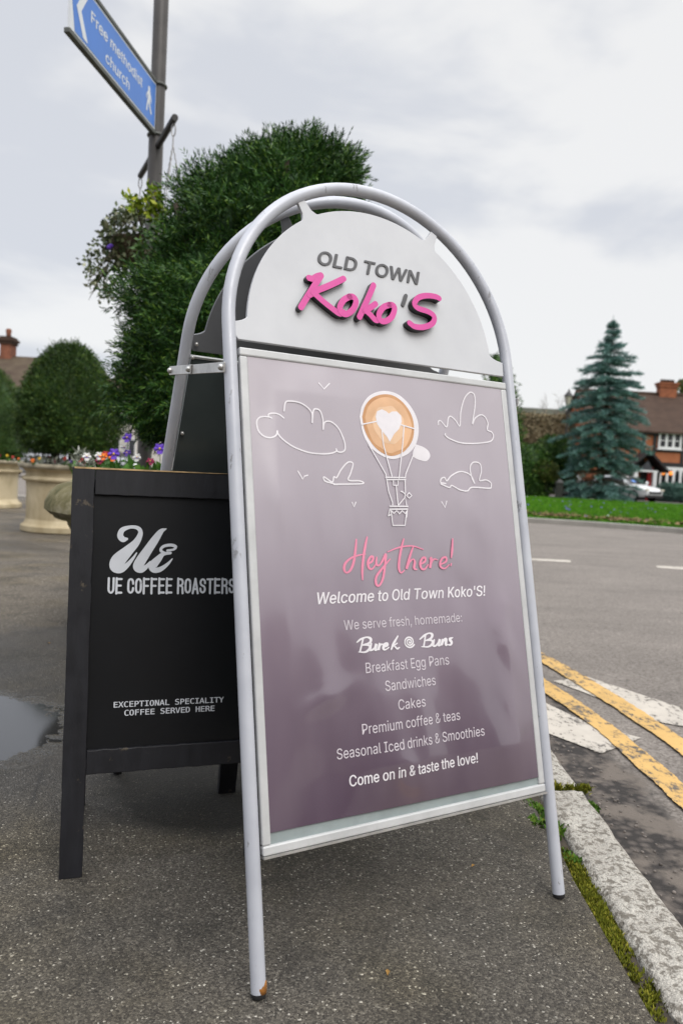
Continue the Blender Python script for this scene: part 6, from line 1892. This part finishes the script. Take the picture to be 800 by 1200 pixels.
house = thing('brick_house', 'orange brick cottage with black timber beams and dark tiled roof, beside the blue spruce', 'house', HB)
EA, RG = hz(505, 740), hz(461, 740, 49)
xw = hx(830)
MB().box(0.25, 0, 0, xw, 7.6, EA).build('wall', M['brick'], house)
fix(MB().add([(0.25, 0.0, EA), (0.25, 7.6, EA), (0.25, 3.8, RG - .18), (0.4, 0.0, EA), (0.4, 7.6, EA), (0.4, 3.8, RG - .18)], [(0, 1, 2), (5, 4, 3), (0, 2, 5, 3), (1, 4, 5, 2)]).build('gable', M['brick'], house))
rf = MB()
for (ya, za, yb_, zb_) in ((-.30, EA + .02, 3.8, RG), (7.9, EA + .02, 3.8, RG)):
    rf.add([(0, ya, za), (xw + .3, ya, za), (xw + .3, yb_, zb_), (0, yb_, zb_), (0, ya, za - .10), (xw + .3, ya, za - .10), (xw + .3, yb_, zb_ - .16), (0, yb_, zb_ - .16)], [(0, 1, 2, 3), (7, 6, 5, 4), (0, 4, 5, 1), (2, 6, 7, 3), (0, 3, 7, 4), (1, 5, 6, 2)])
roof = fix(rf.build('roof', M['tiles'], house))
MB().tube([(0, 3.8, RG + .02), (xw + .3, 3.8, RG + .02)], .11, 8).build('ridge', M['tiles'], roof)
c0, c1 = at(770.5, 460, 48.8), at(790, 460, 48.8)
ch = MB()
x0_, x1_ = c0.x - HB.x, c1.x - HB.x
zc0, zc1 = RG - .8, at(780, 449, 48.8).z
ch.box(x0_, 3.5, zc0, x1_, 4.1, zc1 - .28)
ch.box(x0_ - .06, 3.44, zc1 - .28, x1_ + .06, 4.16, zc1 - .1)
ch.box(x0_ - .12, 3.38, zc1 - .1, x1_ + .12, 4.22, zc1)
chim = ch.build('chimney', M['chimney_brick'], house)
for k in range(4):
    MB().lathe([(.12, 0), (.13, .1), (.11, .22)], 10, (x0_ + .2 + k * (x1_ - x0_ - .4) / 3, 3.8, zc1)).build('chimney_pot', M['tiles'], chim)
zb1, zb0 = hz(541), hz(546.5)
for (a, b, z0_, z1_) in ((0.2, xw, zb0, zb1), (0.2, xw, EA - .2, EA - .02)):
    MB().box(a, -.05, z0_, b, 0.02, z1_).build('timber_beam', M['black_beam'], house)
for px in (703, 752, 764.8, 798, 820):
    MB().box(hx(px) - .09, -.045, zb1, hx(px) + .09, 0.02, EA - .2).build('timber_beam', M['black_beam'], house)
for (pa_, pb_) in ((703, 752), (766, 798), (798, 828)):
    MB().box(hx(pa_) + .05, -.04, hz(526.5 if pa_ > 760 else 522) - .12, hx(pb_) - .05, 0.02, hz(526.5 if pa_ > 760 else 522)).build('timber_beam', M['black_beam'], house)
MB().box(hx(766), -.03, 0.0, xw, 0.02, zb0).build('ground_floor_face', M['black_beam'], house)


def window(x0, x1, z0, z1, lights, arched=False):
    w = x1 - x0
    f = MB()
    t_ = .11
    f.box(x0, -.12, z0, x1, -.02, z0 + t_)
    f.box(x0, -.12, z1 - t_ * (1.6 if arched else 1), x1, -.02, z1)
    for i in range(lights + 1):
        c = x0 + t_ * .5 + (w - t_) * i / lights
        f.box(c - t_ * (.5 if i in (0, lights) else .62), -.118, z0 + .005, c + t_ * (.5 if i in (0, lights) else .62), -.022, z1 - .005)
    for i in range(lights):
        a = x0 + t_ * .5 + (w - t_) * i / lights
        b = a + (w - t_) / lights
        if arched:
            for s_ in (0, 1):
                cx_ = a + t_ * .5 if s_ == 0 else b - t_ * .5
                sg = 1 if s_ == 0 else -1
                f.prism([(cx_, z1 - t_), (cx_ + sg * (b - a) * .40, z1 - t_), (cx_ + sg * (b - a) * .12, z1 - .26), (cx_, z1 - .52)], lambda p, q_, d: (p, d, q_), -.110, -.03)
        else:
            f.box(a + t_ * .5, -.10, (z0 + z1) / 2 - .02, b - t_ * .5, -.04, (z0 + z1) / 2 + .02)
    wo = f.build('window', M['white_frame'], house)
    MB().box(x0 + .02, -.05, z0 + .02, x1 - .02, -.035, z1 - .02).build('pane', M['glass'], wo)
    MB().box(x0 - .06, -.16, z0 - .07, x1 + .06, -.02, z0 - .002).build('sill', M['white_frame'], wo)
    return wo


window(hx(768.5), hx(795.5), hz(526, 782), hz(507, 782), 3)
window(hx(772.5), hx(806), hz(569, 786), hz(547.5, 786), 4, True)
LG = 'orange lamps in the ground floor window'
for px, w_ in ((776.5, 'left'), (785.5, 'right')):
    lp_ = thing('hanging_lamp', '%s one of two glowing orange lamps in the brick cottage window' % w_, 'lamp', (at(px, 554, 44.9).x, 44.93, hz(554.5, 780)), 0, LG)
    MB().ball((0, 0, 0), .12, 10).build('lamp_shade', M['lamp_orange'], lp_, smooth=True)
    MB().tube([(0, 0, .12), (0, 0, .5)], .012, 6).build('cord', M['dark_iron'], lp_)
# porch
pz = hz(546.5, 750, 43.9)
px0, px1 = at(743.5, 560, 43.9).x - HB.x, at(768, 560, 43.9).x - HB.x
porch = MB().box(px0 - .1, -1.1, pz - .3, px1 + .1, -.86, pz - .2).build('porch', M['white_frame'], house)
for a, b in ((px0 - .05, px0 + .15), (px1 - .15, px1 + .05)):
    MB().box(a, -1.1, 0, b, -.86, pz - .302).build('porch_post', M['white_frame'], porch)
apx = (px0 + px1) / 2 + .1
apz = hz(527, 758, 43.9)
rr_ = MB()
for s_, xe in ((-1, px0 - .55), (1, px1 + .65)):
    rr_.add([(apx, -1.3, apz), (xe, -1.3, pz - .15), (xe, 0, pz - .15), (apx, 0, apz), (apx, -1.3, apz - .16), (xe, -1.3, pz - .31), (xe, 0, pz - .31), (apx, 0, apz - .16)], [(0, 1, 2, 3), (4, 7, 6, 5), (0, 4, 5, 1), (1, 5, 6, 2), (0, 3, 7, 4)])
fix(rr_.build('porch_roof', M['black_beam'], porch))
fix(MB().prism([(px0 + .25, pz - .2), (px1 - .15, pz - .2), (apx, apz - .62)], lambda p, q_, d: (p, d, q_), -1.05, -1.0).build('porch_gable', M['dark_wall'], porch))
dr = MB().box(at(749, 560, 45).x - HB.x, -.03, 0, at(757.5, 560, 45).x - HB.x, 0.02, hz(547)).build('doorway', M['black_beam'], house)
rd = MB().box(at(757, 560, 44.7).x - HB.x, -.42, 0, at(763.5, 560, 44.7).x - HB.x, -.36, hz(547.5, 760, 44.7)).build('door', M['red_door'], house)
MB().ball((at(758.5, 560, 44.6).x - HB.x, -.45, 1.0), .045, 8).build('handle', M['zinc'], rd)
MB().box(hx(724.5) - .12, -.5, 0, hx(724.5) + .14, -.25, hz(546)).build('white_post', M['white_frame'], house)
MB().box(hx(703), -.03, 0, hx(740), 0.018, zb0).build('lower_wall_face', M['black_beam'], house)

# far left cottage
LX = at(20, 540, 46)
lh = thing('tiled_cottage', 'cottage with brown tiled roof and orange brick chimney, far left behind the topiaries', 'house', (LX.x, 46, 0))


def lx(x, y=450, Y=46.0):
    return at(x, y, Y).x - LX.x


e0, r0_ = at(30, 455, 46).z, at(30, 418, 50).z
MB().box(lx(-110), 0, 0, lx(104), 8, e0 - .1).build('wall', M['dark_wall'], lh)
rf = MB()
for (ya, za, yb_, zb_) in ((-.5, e0, 4, r0_), (8.5, e0, 4, r0_)):
    xa, xb, xa2, xb2 = lx(-120), lx(112), lx(-120), lx(84)
    rf.add([(xa, ya, za), (xb, ya, za), (xb2, yb_, zb_), (xa2, yb_, zb_), (xa, ya, za - .2), (xb, ya, za - .2), (xb2, yb_, zb_ - .2), (xa2, yb_, zb_ - .2)], [(0, 1, 2, 3), (7, 6, 5, 4), (0, 4, 5, 1), (2, 6, 7, 3), (0, 3, 7, 4), (1, 5, 6, 2)])
rf.add([(lx(112), -.5, e0), (lx(112), 8.5, e0), (lx(84), 4, r0_)], [(0, 1, 2)])
lroof = fix(rf.build('roof', M['tiles_moss'], lh))
hpk = Vector((lx(34, 417), 3.9, r0_))
MB().add([(lx(22), 2.6, r0_ - .5), (lx(46), 2.6, r0_ - .5), (lx(34), 3.0, r0_ + .28), (lx(22), 5, r0_ - .5), (lx(46), 5, r0_ - .5), (lx(34), 5, r0_ + .28)], [(0, 1, 2), (1, 4, 5, 2), (0, 2, 5, 3), (3, 5, 4)]).build('dormer', M['tiles_moss'], lroof)
MB().box(lx(-110), -.12, e0 - .62, lx(104), .0, e0 - .2).build('fascia_beam', M['black_beam'], lh)
a, b = lx(4.5, 410, 50), lx(16.5, 410, 50)
zt0, zt1 = r0_ - .6, at(10, 399, 50).z
cb = MB()
cb.box(a, 3.5, zt0, b, 4.4, zt1 - .3)
chm = cb.build('chimney', M['old_brick'], lh)
cb = MB()
cb.box(a - .08, 3.42, zt1 - .3, b + .08, 4.48, zt1 - .1)
cb.box(a - .16, 3.34, zt1 - .1, b + .16, 4.56, zt1 + .06)
cb.box(a - .05, 3.45, zt1 + .06, b + .05, 4.45, zt1 + .2)
cb.build('chimney_cap', M['tiles'], chm)
MB().lathe([(.16, 0), (.15, .2), (.19, .42), (.13, .55)], 12, ((a + b) / 2, 3.95, zt1 + .2)).build('chimney_pot', M['old_brick'], chm, smooth=True)
for (xa, xb) in ((16, 34), (-22, 0)):
    w = MB().box(lx(xa), -.1, e0 - 1.9, lx(xb), -.02, e0 - .75).build('window', M['dark_wall'], lh)
    MB().box(lx(xa) + .08, -.13, e0 - 1.82, lx(xb) - .08, -.105, e0 - .83).build('pane', M['glass'], w)
# white rendered house
wx = at(150, 540, 50)
wh = thing('white_house', 'white rendered house glimpsed between the dome topiary and the big yew', 'house', (wx.x, 50, 0))


def wxx(x):
    return at(x, 480, 50).x - wx.x


we = at(150, 455, 50).z
MB().box(wxx(126), 0, 0, wxx(200), 7, we).build('wall', M['render_white'], wh)
fix(MB().add([(wxx(122), -.4, we - .1), (wxx(204), -.4, we - .1), (wxx(204), 3.5, we + 1.6), (wxx(122), 3.5, we + 1.6), (wxx(204), 7.4, we - .1), (wxx(122), 7.4, we - .1)], [(0, 1, 2, 3), (3, 2, 4, 5), (0, 3, 5), (1, 4, 2)]).build('roof', M['tiles_moss'], wh))
for xa in (134, 152):
    w = MB().box(wxx(xa), -.08, 1.0, wxx(xa + 9), -.01, 2.2).build('window', M['white_frame'], wh)
    MB().box(wxx(xa) + .07, -.1, 1.07, wxx(xa + 9) - .07, -.085, 2.13).build('pane', M['glass'], w)
# unseen terrace of shops, added behind the camera only for the glossy poster to mirror
ter = thing('added_terrace', 'unseen dark brick terrace added behind the photographer for the glossy poster to mirror', 'building', (6, -15, 0))
MB().box(-34, -9, 0, 44, 0, 5.0).build('wall', plain('added_terrace_brick', (0.12, 0.075, 0.055), .9, 0, .25, 1.0), ter)
fix(MB().add([(-34.5, .4, 4.95), (44.5, .4, 4.95), (44.5, -4.5, 7.0), (-34.5, -4.5, 7.0), (44.5, -9.4, 4.95), (-34.5, -9.4, 4.95)], [(0, 1, 2, 3), (3, 2, 4, 5), (0, 3, 5), (1, 4, 2)]).build('roof', M['tiles'], ter))
for k in range(13):
    xw_ = -31 + k * 6
    w = MB().box(xw_, .0, 3.1, xw_ + 1.6, .06, 4.5).build('window', M['white_frame'], ter)
    MB().box(xw_ + .1, .05, 3.2, xw_ + 1.5, .075, 4.4).build('pane', M['glass'], w)
    w = MB().box(xw_ - 1.2, .0, .5, xw_ + 2.6, .06, 2.7).build('added_shop_window', M['black_beam'], ter)
    MB().box(xw_ - 1.1, .05, .6, xw_ + 2.5, .075, 2.6).build('pane', M['glass'], w)
# long low building behind the hedge
gx = at(630, 540, 60)
gb = thing('long_building', 'long low building whose flat mossy roof edge shows above the brown hedge', 'building', (gx.x, 60, 0))
gz0, gz1 = at(630, 486, 60).z, at(630, 479, 60).z
MB().box(at(590, 490, 60).x - gx.x, 0, 0, at(676, 490, 60).x - gx.x, 8, gz0).build('wall', plain('grey_brown_wall', (0.16, 0.135, 0.105), .9, 0, .2, 1), gb)
MB().box(at(588, 490, 60).x - gx.x, -.5, gz0 + .002, at(678, 490, 60).x - gx.x, 8.5, gz1).build('roof', plain('mossy_felt', (0.15, 0.16, 0.125), .9, 0, .25, .8), gb)

# ------------------------------------------------------------------ cars, lamp post, bollard


def car(label, loc, rz, paint, cat='car', ht=1.0, tagged=False):
    t = thing('parked_car', label, cat, loc, rz, 'parked cars')
    L, Wd = 4.0, 0.86
    st = [(-2.0, .42, .50, .62, .70), (-1.94, .30, .62, .84, .78), (-1.6, .24, .74, .98, .84), (-.9, .22, .80, 1.0, .86), (0, .22, .80, .96, .86), (.9, .22, .80, .93, .86), (1.5, .24, .78, .86, .84), (1.88, .30, .66, .70, .76), (2.0, .40, .52, .58, .62)]
    m = MB()
    vs, fs = [], []
    for (x, zb_, zm, zt_, hw) in st:
        ring = [(x, -hw * .92, zb_), (x, -hw, zb_ + .12), (x, -hw, zm), (x, -hw * .90, zt_ * ht), (x, 0, zt_ * ht + .03), (x, hw * .90, zt_ * ht), (x, hw, zm), (x, hw, zb_ + .12), (x, hw * .92, zb_)]
        vs += ring
    k = 9
    for i in range(len(st) - 1):
        for j in range(k - 1):
            fs.append((i * k + j, i * k + j + 1, (i + 1) * k + j + 1, (i + 1) * k + j))
        fs.append((i * k + k - 1, i * k, (i + 1) * k, (i + 1) * k + k - 1))
    fs += [tuple(range(k)), tuple((len(st) - 1) * k + j for j in range(k - 1, -1, -1))]
    m.add(vs, fs)
    body = fix(m.build('body', paint, t, smooth=True, auto=40))
    cab = MB()
    cs = [(-1.75, .93, .72, .95), (-1.25, .93, .72, 1.38), (-.3, .93, .70, 1.46), (.25, .93, .72, 1.42), (1.05, .90, .74, .94)]
    vs = []
    for (x, zb_, hw, zt_) in cs:
        vs += [(x, -hw * 1.02, zb_ * ht), (x, -hw * .78, zt_ * ht), (x, hw * .78, zt_ * ht), (x, hw * 1.02, zb_ * ht)]
    fs = [(i * 4 + j, i * 4 + j + 1, (i + 1) * 4 + j + 1, (i + 1) * 4 + j) for i in range(4) for j in range(3)] + [(0, 1, 2, 3), (19, 18, 17, 16)]
    cab.add(vs, fs)
    cabo = fix(cab.build('cabin', paint, t, smooth=True, auto=30))

    def glass(nm, pts, off):
        mm = MB().add([(p[0] + off[0], p[1] + off[1], p[2] * ht + off[2]) for p in pts], [tuple(range(len(pts)))])
        return mm.build(nm, M['glass'], cabo)
    glass('windscreen', [(.98, -.66, .98), (.98, .66, .98), (.34, .53, 1.37), (.34, -.53, 1.37)], (.012, 0, .012))
    glass('rear_window', [(-1.68, -.62, 1.02), (-1.34, -.53, 1.33), (-1.34, .53, 1.33), (-1.68, .62, 1.02)], (-.012, 0, .01))
    for s_ in (-1, 1):
        q_ = [(-1.35, .70, .99), (.85, .72, .97), (.25, .585, 1.33), (-.3, .575, 1.37), (-1.15, .59, 1.30)]
        glass('side_window', [(p[0], s_ * p[1], p[2]) for p in q_], (0, s_ * .014, 0))
        MB().box(1.93, s_ * .62 - .14, .60, 2.0, s_ * .62 + .14, .70).build('headlight', M['lens'], body, bevel=.02)
        MB().ball((.78, s_ * .92, 1.0), .09, 8).build('mirror', paint, t, smooth=True)
        for xx in (-1.25, 1.28):
            wh_ = MB()
            wh_.tube([(xx, s_ * .68, .31), (xx, s_ * .865, .31)], .31, 20)
            w = wh_.build('wheel', M['tyre'], t, bevel=.02)
            MB().tube([(xx, s_ * .86, .31), (xx, s_ * .875, .31)], .19, 14).build('rim', M['zinc'], w)
    MB().box(1.965, -.52, .44, 2.02, .52, .57).build('grille', M['tyre'], body)
    MB().box(1.90, -.70, .25, 1.985, .70, .36).build('lower_bumper', M['dark_iron'], body)
    if tagged:
        glass('sticker', [(.80, -.30, 1.09), (.80, -.02, 1.09), (.62, -.02, 1.20), (.62, -.30, 1.20)], (.024, 0, .024)).data.materials[0] = M['blue_tag']
    return t


cc = at(729, 585, 41.4)
car('white parked car with a blue windscreen sticker, in front of the brick cottage', (cc.x, 41.4, 0), R(-58), M['car_white'], ht=.93, tagged=True)
cc = at(640, 585, 40.6)
car('white parked car side-on, half hidden behind the laurel bushes', (cc.x, 40.6, 0), R(176), M['car_white'])
cc = at(48, 545, 30)
car('silver parked car glimpsed under the dome topiary on its left side', (cc.x, 30, ROAD_Z), R(5), M['car_silver'])
cc = at(118, 545, 31)
car('silver parked car glimpsed between the dome topiary and the big yew', (cc.x, 31, ROAD_Z), R(2), M['car_silver'])

lb = at(665, 477, 42)
lpst = thing('street_lamp', 'black old-fashioned street lamp with a lantern left of the blue spruce', 'street lamp', (lb.x, 42, 0))
lz = at(665, 477, 42).z
MB().tube([(0, 0, 0), (0, 0, .9), (0, 0, .95), (0, 0, lz)], [.10, .09, .055, .045], 12).build('post', M['dark_iron'], lpst)
MB().tube([(-.28, 0, lz - .25), (.28, 0, lz - .25)], .02, 8).build('ladder_bar', M['dark_iron'], lpst)
lan = MB().lathe([(.07, 0), (.10, .06), (.21, .56), (.22, .58)], 6, (0, 0, lz)).build('lantern', M['lens'], lpst)
MB().lathe([(.26, .58), (.25, .62), (.10, .82), (.05, .86), (.05, .92), (.02, 1.0)], 6, (0, 0, lz)).build('lantern_cap', M['dark_iron'], lan)
for k in range(6):
    a = k * math.pi / 3
    MB().tube([(.105 * math.cos(a), .105 * math.sin(a), lz + .05), (.225 * math.cos(a), .225 * math.sin(a), lz + .58)], .014, 5).build('glazing_bar', M['dark_iron'], lan)
bb = at(654, 584, 35.5)
bo = thing('bollard', 'dark square timber bollard at the back edge of the lawn, left of the spruce skirt', 'bollard', (bb.x, 35.5, 0.03))
MB().box(-.15, -.11, -.1, .15, .11, .72).build('post', M['dark_iron'], bo, bevel=.02)
fix(MB().add([(-.17, -.13, .722), (.17, -.13, .722), (.17, .13, .722), (-.17, .13, .722), (0.0, 0, .95), (-.17, -.13, .78), (.17, -.13, .78), (.17, .13, .78), (-.17, .13, .78)], [(3, 2, 1, 0), (0, 1, 6, 5), (1, 2, 7, 6), (2, 3, 8, 7), (3, 0, 5, 8), (5, 6, 4), (6, 7, 4), (7, 8, 4), (8, 5, 4)]).build('cap', M['dark_iron'], bo))
